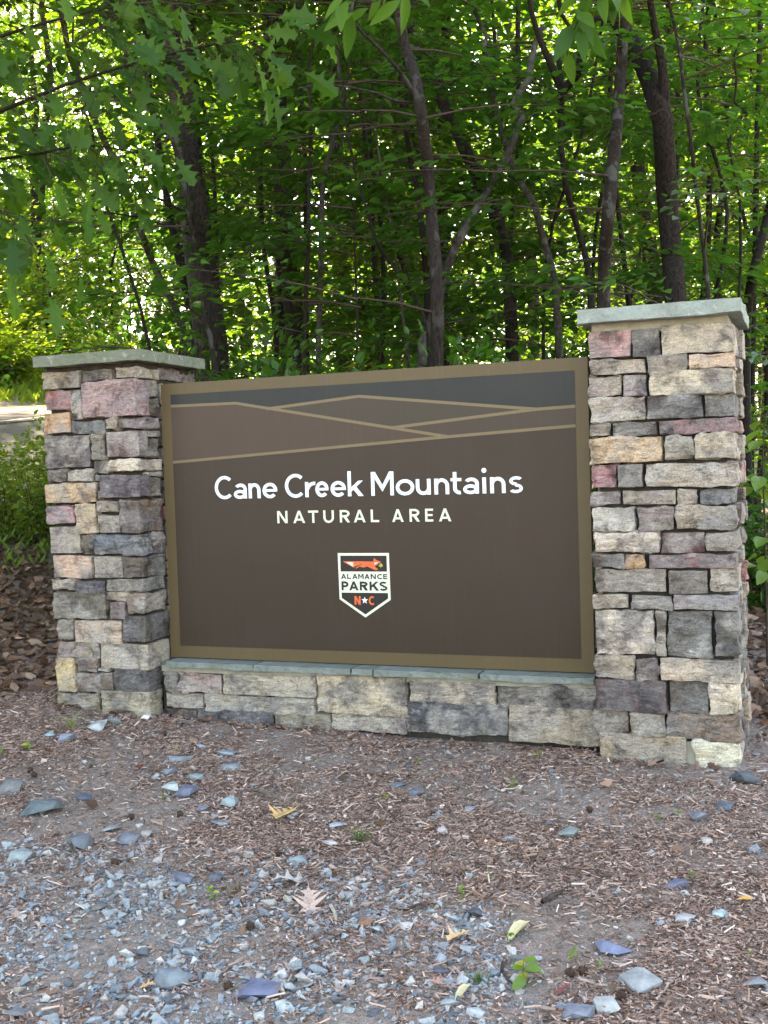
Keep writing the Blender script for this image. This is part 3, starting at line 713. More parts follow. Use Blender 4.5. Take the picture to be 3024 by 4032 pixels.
TWIG = m_noisy("twig_bark", (.025, .018, .013), (.065, .048, .035), 40)

# ------------------------------------------------------------------ terrain
def road_coords(x,y):
    dx=x-3.387;dy=y+5.396
    l=.935*dx+.354*dy;D=-.354*dx+.935*dy
    ax=l+5.65;ay=D-16.
    return .907*ax-.421*ay,.421*ax+.907*ay
def ground_height(x,y):
    x=np.asarray(x,float);y=np.asarray(y,float)
    s,t=road_coords(x,y)
    zr=1.86+np.where(t<5,.1*t,.5+.03*(t-5));zr=np.clip(zr,.7,5.)
    base=np.interp(x,[-1.2,-.6,0.,.5,2.5,4.],[-.245,-.268,-.315,-.345,-.375,-.385])
    base=base+.03*np.maximum(np.minimum(y+.15,0),-9.)+.035*np.clip(y-.5,0,60)
    f=np.clip(1-s/6.5,0,1)**1.6
    z=base+(zr-base)*f
    z=np.where(s<0,zr+.04*np.minimum(-s,7.4),z)
    b=np.maximum(-7.4-s,0)
    z=np.where(b>0,zr+.3+np.minimum(.28*b,1.3)+.04*np.minimum(b,60),z)
    return z

def gz(x, y): return float(ground_height(x, y))

def smooth_noise(x, y, f, seed):
    return np.array([noise.noise((a * f + seed, b * f - seed, seed * .7)) for a, b in zip(np.ravel(x), np.ravel(y))]).reshape(np.shape(x))

def gravel_weight(x, y):
    """1 inside the crushed-stone patch at the lower left, 0 in the mulch."""
    gx = [g[0] for g in DATA['gz'][:9]]; gy = [g[1] for g in DATA['gz'][:9]]
    edge = np.interp(x, gx, gy, left=gy[0] - .1, right=-3.2)
    return edge - y

m = NB("ground_soil"); v = m.coords(kind='Object')
n1 = m.noise(v, 1.6, 4); n2 = m.noise(v, 26, 6, .7); n3 = m.noise(v, 160, 3, .7)
c = m.mix(m.ramp(n2, [(.3, 0), (.7, 1)]), (.10, .080, .066), (.29, .235, .195))
c = m.mix(m.ramp(n1, [(.35, 0), (.7, .5)]), c, (.34, .285, .24))
c = m.mix(.6, c, m.ramp(n3, [(.3, .45), (.7, 1.5)]), 'MULTIPLY')
SOIL = m.fin(c, .95, .1, m.bump(n3, .8, .006, m.bump(n2, .8, .02)))
ax_x = np.unique(np.concatenate([np.linspace(-300, -40, 14), np.linspace(-40, -9, 32), np.linspace(-9, -1, 60), np.linspace(-1, 5, 120), np.linspace(5, 12, 24), np.linspace(12, 60, 16), np.linspace(60, 300, 8)]))
ax_y = np.unique(np.concatenate([np.linspace(-300, -20, 10), np.linspace(-20, -4, 20), np.linspace(-4, .5, 100), np.linspace(.5, 12, 70), np.linspace(12, 40, 40), np.linspace(40, 300, 14)]))
X, Y = np.meshgrid(ax_x, ax_y, indexing='ij'); Z = ground_height(X, Y)
near = ((np.abs(X - 1.5) < 9) & (np.abs(Y - 1) < 12))
nz = np.zeros_like(Z); nz[near] = .018 * smooth_noise(X[near], Y[near], 1.7, 3.1) + .010 * smooth_noise(X[near], Y[near], 6.0, 9.2)
gs, gt = road_coords(X, Y)
Z = Z + np.where(gs > .6, nz, 0) - np.where((gs < 1.7) & (gs > -7.6), .04, 0)
nx, ny = X.shape
I, J = np.meshgrid(np.arange(nx - 1), np.arange(ny - 1), indexing='ij'); a = I * ny + J
gF = np.stack([a, a + ny, a + ny + 1, a + 1], -1).reshape(-1, 4)
tag(link("ground", npmesh("ground", np.stack([X, Y, Z], -1), gF, True), SOIL), 'brown bare earth rising from the gravel to the wooded bank', 'ground', kind='structure')

def road_point(s, t):
    ax = .907 * s + .421 * t; ay = -.421 * s + .907 * t
    l, D = ax - 5.65, ay + 16
    return 3.387 + .935 * l - .354 * D, -5.396 + .354 * l + .935 * D
def strip(name, s0, s1, t0, t1, lift, mat, ns=8, nt=90, kind='structure', label=None, cat=None, parent=None):
    S, Tt = np.meshgrid(np.linspace(s0, s1, ns), np.linspace(t0, t1, nt), indexing='ij')
    x, y = road_point(S, Tt); z = ground_height(x, y) + lift
    i, j = np.meshgrid(np.arange(ns - 1), np.arange(nt - 1), indexing='ij'); a = i * nt + j
    F = np.stack([a, a + nt, a + nt + 1, a + 1], -1).reshape(-1, 4)
    o = link(name, npmesh(name, np.stack([x, y, z], -1), F, True), mat, parent)
    if parent is None: tag(o, label, cat, kind=kind)
    return o
road = strip("road", -7.4, 0, -30, 60, .0, m_noisy("asphalt", (.020, .021, .024), (.036, .037, .041), 40, .9), label='grey asphalt road passing behind the left pillar', cat='road')
YEL = m_noisy("yellow_line_paint", (.42, .30, .05), (.50, .36, .07), 20)
WHT = m_noisy("white_line_paint", (.55, .55, .52), (.7, .7, .68), 20)
strip("yellow_line", -3.86, -3.74, -30, 60, .006, YEL, 2, parent=road)
strip("yellow_line", -3.62, -3.50, -30, 60, .006, YEL, 2, parent=road)
strip("white_edge_line", -.42, -.30, -30, 60, .006, WHT, 2, parent=road)
strip("white_edge_line", -7.1, -6.98, -30, 60, .006, WHT, 2, parent=road)
strip("road_shoulder", 0, 1.7, -30, 60, -.012, m_noisy("shoulder_gravel", (.09, .097, .10), (.20, .207, .207), 60, .95, .9, .02), label='grey gravel shoulder along the near edge of the road', cat='shoulder')

# ------------------------------------------------------------------ stonework
def stone_mesh(name, x0, x1, y0, y1, z0, z1, seed, rough=1., step=.019, lump=.0036, gap=.0012, smooth=False):
    """A split-faced block: rounded box with broken, terraced faces. Vertices are relative to the block's centre."""
    h = np.array([(x1 - x0) / 2 - gap, (y1 - y0) / 2, (z1 - z0) / 2 - gap]); r = min(.0045, h.min() * .3)
    ax = []
    for k in range(3):
        inner = 2 * (h[k] - r); n = int(min(30, max(1, round(inner / step))))
        ax.append(np.concatenate([[-h[k]], np.linspace(-h[k] + r, h[k] - r, n + 1), [h[k]]]))
    idx, V, F = {}, [], []
    def vid(i, j, k):
        key = (i, j, k)
        if key not in idx:
            p = np.array([ax[0][i], ax[1][j], ax[2][k]])
            q = np.clip(p, -(h - r), h - r); d = p - q; ln = np.linalg.norm(d)
            nrm = d / ln if ln > 1e-9 else d
            p = q + nrm * r * .9
            P = Vector(p) + Vector((seed * 3.1, seed * 1.7, seed * 2.3))
            a = noise.fractal(P * 9, 1, 2, 3) ; b = noise.fractal(Vector((P.x * 16, P.y * 16, P.z * 34)), 1, 2, 3)
            ter = math.floor(noise.noise(Vector((P.x * 6, P.y * 6, P.z * 14))) * 4) / 4
            disp = rough * (.008 * a + .007 * b + .011 * ter)
            p = p + nrm * disp
            w = noise.noise_vector(P * 7) + .7 * noise.noise_vector(P * 22)
            p = p + np.array([w.x, .3 * w.y, w.z]) * lump
            idx[key] = len(V); V.append(p)
        return idx[key]
    n = [len(a) - 1 for a in ax]
    for i in range(n[0]):
        for k in range(n[2]):
            F.append((vid(i, 0, k), vid(i + 1, 0, k), vid(i + 1, 0, k + 1), vid(i, 0, k + 1)))
            F.append((vid(i, n[1], k), vid(i, n[1], k + 1), vid(i + 1, n[1], k + 1), vid(i + 1, n[1], k)))
    for j in range(n[1]):
        for k in range(n[2]):
            F.append((vid(0, j, k), vid(0, j, k + 1), vid(0, j + 1, k + 1), vid(0, j + 1, k)))
            F.append((vid(n[0], j, k), vid(n[0], j + 1, k), vid(n[0], j + 1, k + 1), vid(n[0], j, k + 1)))
    for i in range(n[0]):
        for j in range(n[1]):
            F.append((vid(i, j, 0), vid(i, j + 1, 0), vid(i + 1, j + 1, 0), vid(i + 1, j, 0)))
            F.append((vid(i, j, n[2]), vid(i + 1, j, n[2]), vid(i + 1, j + 1, n[2]), vid(i, j + 1, n[2])))
    return pymesh(name, V, F, smooth)

STONE_N = [0]
def stone(parent, x0, x1, y0, y1, z0, z1, col, rough=1., tilt=.012):
    STONE_N[0] += 1; sd = STONE_N[0] * 1.37
    rs = random.Random(STONE_N[0])
    me = stone_mesh("stone", x0, x1, y0, y1, z0, z1, sd, rough * rs.choice([.35, .7, 1., 1.3, 1.6]))
    o = link("stone", me, STONE, parent, ((x0 + x1) / 2, (y0 + y1) / 2, (z0 + z1) / 2))
    o.rotation_euler = (rs.uniform(-tilt, tilt) * 2, rs.uniform(-tilt, tilt), rs.uniform(-tilt, tilt) * 1.5)
    r_, g_, b_ = lin(desat(col, 1.2 if col[0] - col[1] > 14 and abs(col[1] - col[2]) < 9 else .76), 1.16 * (sum(col) / 3 / 150) ** 1.1); o.color = (r_ * 1.03, g_ * .985, b_ * .97, 1)
    return o

def box(name, x0, x1, y0, y1, z0, z1, mat, parent=None, bev=0):
    bm = bmesh.new(); bmesh.ops.create_cube(bm, size=1)
    for v in bm.verts: v.co = Vector(((x0 + x1) / 2 + v.co.x * (x1 - x0), (y0 + y1) / 2 + v.co.y * (y1 - y0), (z0 + z1) / 2 + v.co.z * (z1 - z0)))
    if bev: bmesh.ops.bevel(bm, geom=bm.edges[:], offset=bev, segments=2, affect='EDGES')
    me = bpy.data.meshes.new(name); bm.to_mesh(me); bm.free()
    return link(name, me, mat, parent)

PALETTE = [(165, 150, 125), (150, 140, 122), (178, 165, 142), (130, 120, 108), (168, 135, 130), (120, 115, 108), (190, 160, 125), (145, 130, 126), (172, 164, 148)]
def auto_face(parent, axis, plane, out, a0, a1, z0, z1, seed, skip=None):
    """Courses of stone on a face the photograph hardly shows. axis 'x': face at x=plane running in y."""
    rs = random.Random(seed); z = z0
    while z < z1 - .03:
        h = min(rs.uniform(.075, .17), z1 - z)
        if z1 - (z + h) < .06: h = z1 - z
        a = a0
        while a < a1 - .02:
            L = min(rs.uniform(.12, .34), a1 - a)
            if a1 - (a + L) < .07: L = a1 - a
            p = rs.uniform(-.008, .016); g = .005
            if not (skip and skip(a, a + L, z, z + h)):
                lo, hi = (plane - .09, plane + p) if out > 0 else (plane - p, plane + .09)
                col = rs.choice(PALETTE)
                if axis == 'x': stone(parent, lo, hi, a + g, a + L - g, z + g, z + h - g, col)
                else: stone(parent, a + g, a + L - g, lo, hi, z + g, z + h - g, col)
            a += L
        z += h

def cap_stone(parent, x0, x1, y0, y1, z0, z1, mat, seed):
    me = stone_mesh("cap", x0, x1, y0, y1, z0, z1, seed, .55, .03, .003)
    for v in me.vertices:                      # flat sawn top
        if v.co.z > (z1 - z0) / 2 - .02: v.co.z = (z1 - z0) / 2 - .003
    return link("cap", me, mat, parent, ((x0 + x1) / 2, (y0 + y1) / 2, (z0 + z1) / 2))

YF = -.185
# left pillar ---------------------------------------------------------------
LP = empty("stone_pillar", (-.36, .12, -.30)); tag(LP, 'left stone pillar with a mossy grey-green cap slab', 'pillar', 'stone pillars of the sign')
box("mortar_core", -.655, -.085, YF + .05, .40, -.5, 1.675, MORTAR, LP)
for i, s in enumerate(DATA['L']):
    x0, x1, z0, z1, col = s[:5]; p = random.Random(i).uniform(-.014, .012)
    if len(s) > 5:
        stone(LP, x0, -.045 + random.Random(i + 50).uniform(-.006, .010), YF - p, s[5], z0, z1, col)
    else: stone(LP, x0, x1, YF - p, YF + .09, z0, z1, col)
for y0, y1, z0, z1, col in DATA['S']:
    stone(LP, -.14, -.045 + random.uniform(-.012, .004), y0, y1, z0, z1, col)
auto_face(LP, 'x', -.045, 1, .075, .44, -.32, 1.59, 5)
auto_face(LP, 'x', -.685, -1, -.085, .44, -.32, 1.67, 6)
auto_face(LP, 'y', .45, 1, -.60, -.13, -.32, 1.67, 8)
box("mortar_bed", -.662, -.062, YF + .03, .415, 1.655, 1.692, MORTAR, LP)
cap_stone(LP, -.692, .022, -.247, .487, 1.688, 1.756, CAP_L, 3.3)
# right pillar --------------------------------------------------------------
RP = empty("stone_pillar", (2.8, .12, -.38)); tag(RP, 'right stone pillar, taller in view, with a pale grey cap slab', 'pillar', 'stone pillars of the sign')
box("mortar_core", 2.51, 3.095, YF + .05, .42, -.55, 1.69, MORTAR, RP)
XR = 3.137
for i, s in enumerate(DATA['R']):
    x0, x1, z0, z1, col = s[:5]; p = random.Random(i + 7).uniform(-.014, .012)
    if len(s) > 5:
        e = XR + random.Random(i + 90).uniform(-.008, .008); dpt = s[5]
        stone(RP, x0, e, YF - p, YF + dpt, z0, z1, col)
        a = YF + dpt + .008; rs = random.Random(i)
        while a < .44:
            L = rs.uniform(.12, .26); b = min(a + L, .45)
            if .45 - b < .07: b = .45
            stone(RP, XR - .09, XR + rs.uniform(.0, .026), a, b - .006, z0 + rs.uniform(0, .01), z1 - rs.uniform(0, .01), rs.choice(PALETTE))
            a = b + .003
    else: stone(RP, x0, x1, YF - p, YF + .09, z0, z1, col)
auto_face(RP, 'x', 2.478, -1, -.09, .45, -.4, 1.68, 15)
auto_face(RP, 'y', .46, 1, 2.58, 3.04, -.4, 1.68, 16)
box("mortar_fill", DATA['R'][-2][1] - .02, DATA['R'][-1][0] + .02, YF + .022, YF + .06, -.43, DATA['R'][-1][3] - .012, MORTAR_LT, RP)
box("mortar_bed", 2.492, 3.112, YF + .018, .43, 1.655, 1.708, MORTAR_LT, RP)
cap_stone(RP, 2.438, 3.178, -.247, .52, 1.703, 1.773, CAP_R, 8.1)
# low wall under the board ----------------------------------------------------
BW = empty("base_wall", (1.2, 0, -.36)); tag(BW, 'low stone base wall under the sign board between the pillars', 'wall')
box("mortar_core", -.03, 2.47, -.045, .27, -.55, -.036, MORTAR, BW)
box("mortar_bed", -.02, 2.465, -.072, .285, -.068, -.033, MORTAR_LT, BW)
for i, (x0, x1, z0, z1, col) in enumerate(DATA['B']):
    p = random.Random(i + 33).uniform(-.010, .012)
    stone(BW, x0, x1, -.085 - p, .02, z0, z1, col, 1.15)
auto_face(BW, 'y', .30, 1, 0., 2.44, -.42, -.06, 17)
for i, (a, b) in enumerate(DATA['led']):
    me = stone_mesh("ledge_slab", a + .001, b - .001, -.112, .30, -.040, -.002, 40 + i * 3.3, .7, .03, .004)
    for v in me.vertices:
        if v.co.z > .006: v.co.z = .017
    link("ledge_slab", me, LEDGE, BW, ((a + b) / 2, .094, -.021))

# ------------------------------------------------------------------ the sign board
W_, H_ = 2.44, 1.572
def prism(polys, y_back, y_front, step=0.):
    """Flat shapes in the board's plane, given a little thickness; polys are lists of (x, z)."""
    V, F = [], []
    for k, poly in enumerate(polys):
        yf = y_front - k * step
        area = sum(p[0] * q[1] - q[0] * p[1] for p, q in zip(poly, poly[1:] + poly[:1]))
        if area < 0: poly = poly[::-1]
        n = len(poly); o = len(V)
        V += [(x, yf, z) for x, z in poly] + [(x, y_back, z) for x, z in poly]
        F.append(tuple(o + i for i in range(n)))
        for i in range(n):
            j = (i + 1) % n; F.append((o + j, o + i, o + n + i, o + n + j))
    return V, F
def flat(name, polys, mat, d, parent, step=0., back=.0005):
    V, F = prism(polys, back, -d, step); return link(name, pymesh(name, V, F), mat, parent)

SB = empty("sign_board", (1.22, 0, 0)); tag(SB, 'brown park sign board with hills, white lettering and a shield emblem', 'sign')
BRONZE = m_paint("paint_bronze", lin((118, 100, 69), 0.426))
BROWN = m_paint("paint_brown", lin((77, 62, 50), 0.396)); SLATE = m_paint("paint_slate", lin((52, 58, 56), 0.379))
HILL1 = m_paint("paint_hill_red_brown", lin((93, 75, 62), 0.430)); HILL2 = m_paint("paint_hill_grey", lin((84, 75, 62), 0.413)); HILL3 = m_paint("paint_hill_taupe", lin((88, 74, 62), 0.413))
TANL = m_paint("paint_line_tan", lin((138, 120, 90), 0.492))
box("board", 0, W_, .0004, .032, .002, H_, BRONZE, SB, .0015)
lx0, lx1, lz0, lz1 = .0655, 2.3745, .0703, 1.509
ln = DATA['lines']; A, B_, C_, D_ = ln['a'], ln['b'], ln['c'], ln['d']
A[0][0] = lx0; D_[0][0] = lx0; C_[-1][0] = lx1; D_[-1][0] = lx1
zc = A[0][1]; A[1][1] = 1.4405; A[0][1] = 1.4440
flat("panel", [[(lx0, lz0), (lx1, lz0), (lx1, D_[2][1]), tuple(D_[1]), (lx0, D_[0][1])]], BROWN, .0010, SB)
flat("hill_field", [[(lx0, D_[0][1]), tuple(D_[1]), tuple(A[2]), tuple(A[1]), tuple(A[0])]], HILL1, .0011, SB)
jn = [C_[0][0], C_[0][1]]
flat("hill_field", [[tuple(B_[0]), tuple(C_[0]), tuple(C_[1]), tuple(B_[2]), tuple(B_[1])]], HILL2, .0012, SB)
flat("hill_field", [[tuple(C_[0]), (D_[1][0] + .02, D_[1][1] + .001), (lx1, D_[2][1]), (lx1, C_[2][1]), tuple(C_[1])]], HILL3, .0013, SB)
flat("sky_field", [[tuple(A[0]), tuple(A[1]), tuple(B_[0]), tuple(B_[1]), tuple(B_[2]), tuple(C_[2]), (lx1, lz1), (lx0, lz1)]], SLATE, .0014, SB)
def band(pts, t):
    out = []
    for (x0, z0), (x1, z1) in zip(pts, pts[1:]):
        dx, dz = x1 - x0, z1 - z0; L = math.hypot(dx, dz); nx_, nz_ = -dz / L * t / 2, dx / L * t / 2
        out.append([(x0 + nx_, z0 + nz_), (x0 - nx_, z0 - nz_), (x1 - nx_, z1 - nz_), (x1 + nx_, z1 + nz_)])
    return out
for k, q in enumerate((A, B_, C_, D_)):
    flat("hill_line", band([tuple(p) for p in q], .0155), TANL, .0018 + k * .0003, SB, .0001)

def ring(cx, cy, rx, ry, t, a0, a1, n=22, tv=None):
    tv = tv or t * .92
    a = [math.radians(a0 + (a1 - a0) * i / n) for i in range(n + 1)]
    out = []
    for u, v in zip(a, a[1:]):   # quads so that the band never self-intersects
        out.append([(cx + rx * math.cos(u), cy + ry * math.sin(u)), (cx + rx * math.cos(v), cy + ry * math.sin(v)),
                    (cx + (rx - t) * math.cos(v), cy + (ry - tv) * math.sin(v)), (cx + (rx - t) * math.cos(u), cy + (ry - tv) * math.sin(u))])
    return out
def R_(x0, y0, x1, y1): return [[(x0, y0), (x1, y0), (x1, y1), (x0, y1)]]
def glyph(c, w, t, xh=.65):
    if c == 'C': r = .595 * w; return [ring(r, .5, r, .515, t, 47, 313)]
    if c == 'a': return [ring(w - .47 * w, xh * .64, .47 * w, xh * .37, t, 0, 148), R_(w - t, 0, w, xh * .66), ring(.47 * w, xh * .285, .47 * w, xh * .305, t * .95, 0, 360)]
    if c == 'n': return [R_(0, 0, t, xh), ring(w / 2, xh * .52, w / 2, xh * .49, t, 0, 160), R_(w - t, 0, w, xh * .53)]
    if c == 'e': return [ring(w / 2, xh / 2, w / 2, xh / 2 + .012, t, 0, 318), R_(t * .6, xh * .42, w - .01, xh * .42 + t * .72)]
    if c == 'r': return [R_(0, 0, t, xh), ring(w * .98, xh * .45, w * .90, xh * .56, t, 84, 172)]
    if c == 'k': return [R_(0, 0, t, 1.06), [[(t * .9, .20), (w - t * 1.35, xh), (w - .01, xh), (t * .9, .20 + .0)], ][:0] + [[(t * .9, .18), (t * .9, .36), (w - t * 1.3, xh), (w, xh)]], [[(w * .30, .34), (w * .30 + t * .95, .44), (w + .02, 0), (w - t * 1.25, 0)]]]
    if c == 'M': return [R_(0, 0, t, 1), R_(w - t, 0, w, 1), [[(0, 1), (t * 1.2, 1), (w / 2, .44), (w / 2, .17), (t * .95, .74)]], [[(w, 1), (w - t * 1.2, 1), (w / 2, .44), (w / 2, .17), (w - t * .95, .74)]]]
    if c == 'o': return [ring(w / 2, xh / 2, w / 2, xh / 2 + .012, t, 0, 360, 30)]
    if c == 'u': return [R_(0, xh * .45, t, xh), ring(w / 2, xh * .46, w / 2, xh * .475, t, 180, 345), R_(w - t, 0, w, xh)]
    if c == 't': x = w * .22; return [R_(x, .22, x + t, .90), R_(0, xh - t * .8, w, xh), ring(x + w * .62, .24, w * .62, .252, t, 180, 280)]
    if c == 'i': return [R_(w / 2 - t / 2, 0, w / 2 + t / 2, xh), ring(w / 2, .93, t * .66, t * .66, t * .64, 0, 360, 18, t * .64)]
    if c == 's': return [ring(w * .52, xh * .735, w * .47, xh * .28, t * .86, 35, 275), ring(w * .48, xh * .275, w * .48, xh * .29, t * .86, -145, 95)]
    if c == 'S': return [ring(w * .51, .735, w * .46, .275, t * .92, 30, 275), ring(w * .49, .275, w * .49, .285, t * .92, -150, 95)]
    if c == 'N': return [R_(0, 0, t, 1), R_(w - t, 0, w, 1), [[(0, 1), (t * 1.15, 1), (w, 0), (w - t * 1.15, 0)]]]
    if c == 'A': return [[[(0, 0), (t * 1.1, 0), (w / 2 + t * .5, 1), (w / 2 - t * .5, 1)]], [[(w, 0), (w - t * 1.1, 0), (w / 2 - t * .5, 1), (w / 2 + t * .5, 1)]], R_(w * .24, .20, w * .76, .20 + t * .85)]
    if c == 'T': return [R_(0, 1 - t * .92, w, 1), R_(w / 2 - t / 2, 0, w / 2 + t / 2, 1 - t * .5)]
    if c == 'U': return [R_(0, .4, t, 1), R_(w - t, .4, w, 1), ring(w / 2, .405, w / 2, .42, t, 180, 360)]
    if c in 'PR':
        g = [R_(0, 0, t, 1), ring(w * .48, .71, w * .52, .29, t, -90, 90), R_(t * .5, 1 - t * .92, w * .485, 1), R_(t * .5, .42, w * .485, .42 + t * .92)]
        if c == 'R': g.append([[(w * .36, .44), (w * .36 + t * 1.25, .50), (w + .03, 0), (w + .03 - t * 1.25, 0)]])
        else: g[1] = ring(w * .5, .67, w * .5, .33, t, -90, 90); g[2] = R_(t * .5, 1 - t * .92, w * .505, 1); g[3] = R_(t * .5, .34, w * .505, .34 + t * .92)
        return g
    if c == 'L': return [R_(0, 0, t, 1), R_(t * .5, 0, w, t * .92)]
    if c == 'E': return [R_(0, 0, t, 1), R_(t * .5, 0, w, t * .9), R_(t * .5, .5 - t * .43, w * .93, .5 + t * .43), R_(t * .5, 1 - t * .9, w, 1)]
    if c == 'K': return [R_(0, 0, t, 1), [[(t * .9, .30), (t * .9, .58), (w - t * 1.35, 1), (w, 1)]], [[(w * .34, .50), (w * .34 + t * .9, .66), (w + .02, 0), (w - t * 1.3, 0)]]]
def lettering(name, letters, z, cap, t, mat, d, xh=.65, parent=None):
    for c, x0, x1 in letters:
        V, F = [], []
        for k, polys in enumerate(glyph(c, (x1 - x0) / cap, t, xh)):
            pv, pf = prism([[(x0 + px * cap, z + pz * cap) for px, pz in p] for p in polys], .0003, -(d + k * .00022))
            o = len(V); V += pv; F += [tuple(i + o for i in f) for f in pf]
        link(name, pymesh(name, V, F), mat, parent or SB)
WHITE = m_paint("paint_white", lin((226, 238, 246), .74), .35); CREAM = m_paint("paint_cream", lin((224, 232, 205), .68), .35)
ORANGE = m_paint("paint_orange", lin((228, 104, 56), .72), .4); BLACK = m_paint("paint_black", lin((46, 45, 42), .55), .4); OLIVE = m_paint("paint_olive", lin((150, 150, 62)), .4)
lettering("title_letter", DATA['title'], .909, .127, .154, WHITE, .0026)
lettering("subtitle_letter", DATA['subl'], .7684, .0672, .185, CREAM, .0026)
P2 = lambda k: [[tuple(p) for p in DATA[k]]]
SHD = flat("shield", P2('shield'), CREAM, .0026, SB)
flat("shield_field", P2('box1'), BLACK, .0034, SHD); flat("shield_field", P2('box2'), BLACK, .0034, SHD)
lettering("shield_letter", DATA['alaml'], .4640, .0266, .24, BLACK, .0034, parent=SHD)
lettering("shield_letter", DATA['parkl'], .4020, .0480, .25, BLACK, .0034, parent=SHD)
lettering("shield_letter", DATA['ncl'], .3245, .0470, .21, ORANGE, .0042, parent=SHD)
flat("fox_emblem", P2('fox'), ORANGE, .0042, SHD)
flat("fox_white_mark", P2('fox_w1'), WHITE, .0048, SHD); flat("fox_white_mark", P2('fox_w2'), WHITE, .0048, SHD)
flat("fox_leg_line", band([tuple(p) for p in DATA['fox_line']], .0022), BLACK, .0048, SHD); flat("leaf_emblem", P2('leaf'), OLIVE, .0042, SHD)
sx, sz = DATA['star'][0]
flat("star_emblem", [[(sx + (.0200 if i % 2 == 0 else .0080) * math.sin(i * math.pi / 5), sz + (.0200 if i % 2 == 0 else .0080) * math.cos(i * math.pi / 5)) for i in range(10)]], WHITE, .0042, SHD)

# ------------------------------------------------------------------ trees
def spray_leaves(rng, origins, headings, lengths, per, size, tmpl=(LEAF_V, LEAF_F), rise=.12, flat_n=.32):
    """Flat, layered leafy sprays: each an open fan of leaves on one drooping twig."""
    n = len(origins); k = per
    O = np.repeat(origins, k, 0); H = np.repeat(headings, k); L = np.repeat(lengths, k); N = n * k
    u = rng.uniform(.12, 1, N) ** .8; wv = .42 * L * np.sin(np.pi * np.clip(u, 0, 1) ** .75) ** .8 + .03
    v = rng.uniform(-1, 1, N) * wv
    pit = np.repeat(rng.normal(rise, .16, n), k)
    fx, fy = np.cos(H), np.sin(H)
    z = u * L * pit - .16 * L * u * u + rng.normal(0, .03, N) - np.abs(v) * .12
    pos = O + np.stack([fx * u * L - fy * v, fy * u * L + fx * v, z], -1)
    sg = np.sign(v) * rng.uniform(.3, 1.1, N)
    ax = np.stack([fx - fy * sg, fy + fx * sg, rng.normal(-.22, .25, N)], -1)
    nr = np.stack([rng.normal(0, flat_n, N), rng.normal(0, flat_n, N), np.ones(N)], -1)
    ln = size * rng.uniform(.65, 1.25, N)
    V, F = scatter_template(*tmpl, pos, ax, nr, ln, ln * rng.uniform(.55, .8, N))
    # twigs: the main axis of every spray and four side twigs
    tw = []
    for i in range(n):
        fx_, fy_ = math.cos(headings[i]), math.sin(headings[i]); Ln = lengths[i]; pt = pit[i * k]
        us = np.linspace(0, .95, 5)
        P = origins[i] + np.stack([fx_ * us * Ln, fy_ * us * Ln, us * Ln * pt - .16 * Ln * us ** 2 - .01], -1)
        tw.append(tube_arrays(P, np.linspace(.003 + .003 * Ln, .001, 5), 3))
        for q in (.3, .5, .68):
            for sgn in (-1, 1):
                b = origins[i] + np.array([fx_ * q * Ln, fy_ * q * Ln, q * Ln * pt - .16 * Ln * q * q - .01])
                d = np.array([fx_ * .6 - fy_ * sgn * .8, fy_ * .6 + fx_ * sgn * .8, -.08]) * .36 * Ln
                tw.append(tube_arrays(np.array([b, b + d * .5, b + d]), [.002, .0014, .0008], 3))
    return (V, F), tw

def canopy_leaves(rng, centre, radii, n, size, clumps=40):
    cc = rng.normal(0, 1, (clumps, 3)); cc /= np.linalg.norm(cc, axis=1, keepdims=True); cc *= rng.uniform(.25, 1, (clumps, 1)) ** .6
    cc = np.asarray(centre) + cc * np.asarray(radii)
    idx = rng.integers(0, clumps, n)
    p = cc[idx] + rng.normal(0, 1, (n, 3)) * np.array([.34, .34, .20]) * np.mean(radii) * .5
    ax = rng.normal(0, 1, (n, 3)); ax[:, 2] -= .3
    nr = rng.normal(0, .55, (n, 3)); nr[:, 2] += 1
    ln = size * rng.uniform(.7, 1.3, n)
    return scatter_template(CARD_V, CARD_F, p, ax, nr, ln, ln * rng.uniform(.6, .85, n)), cc

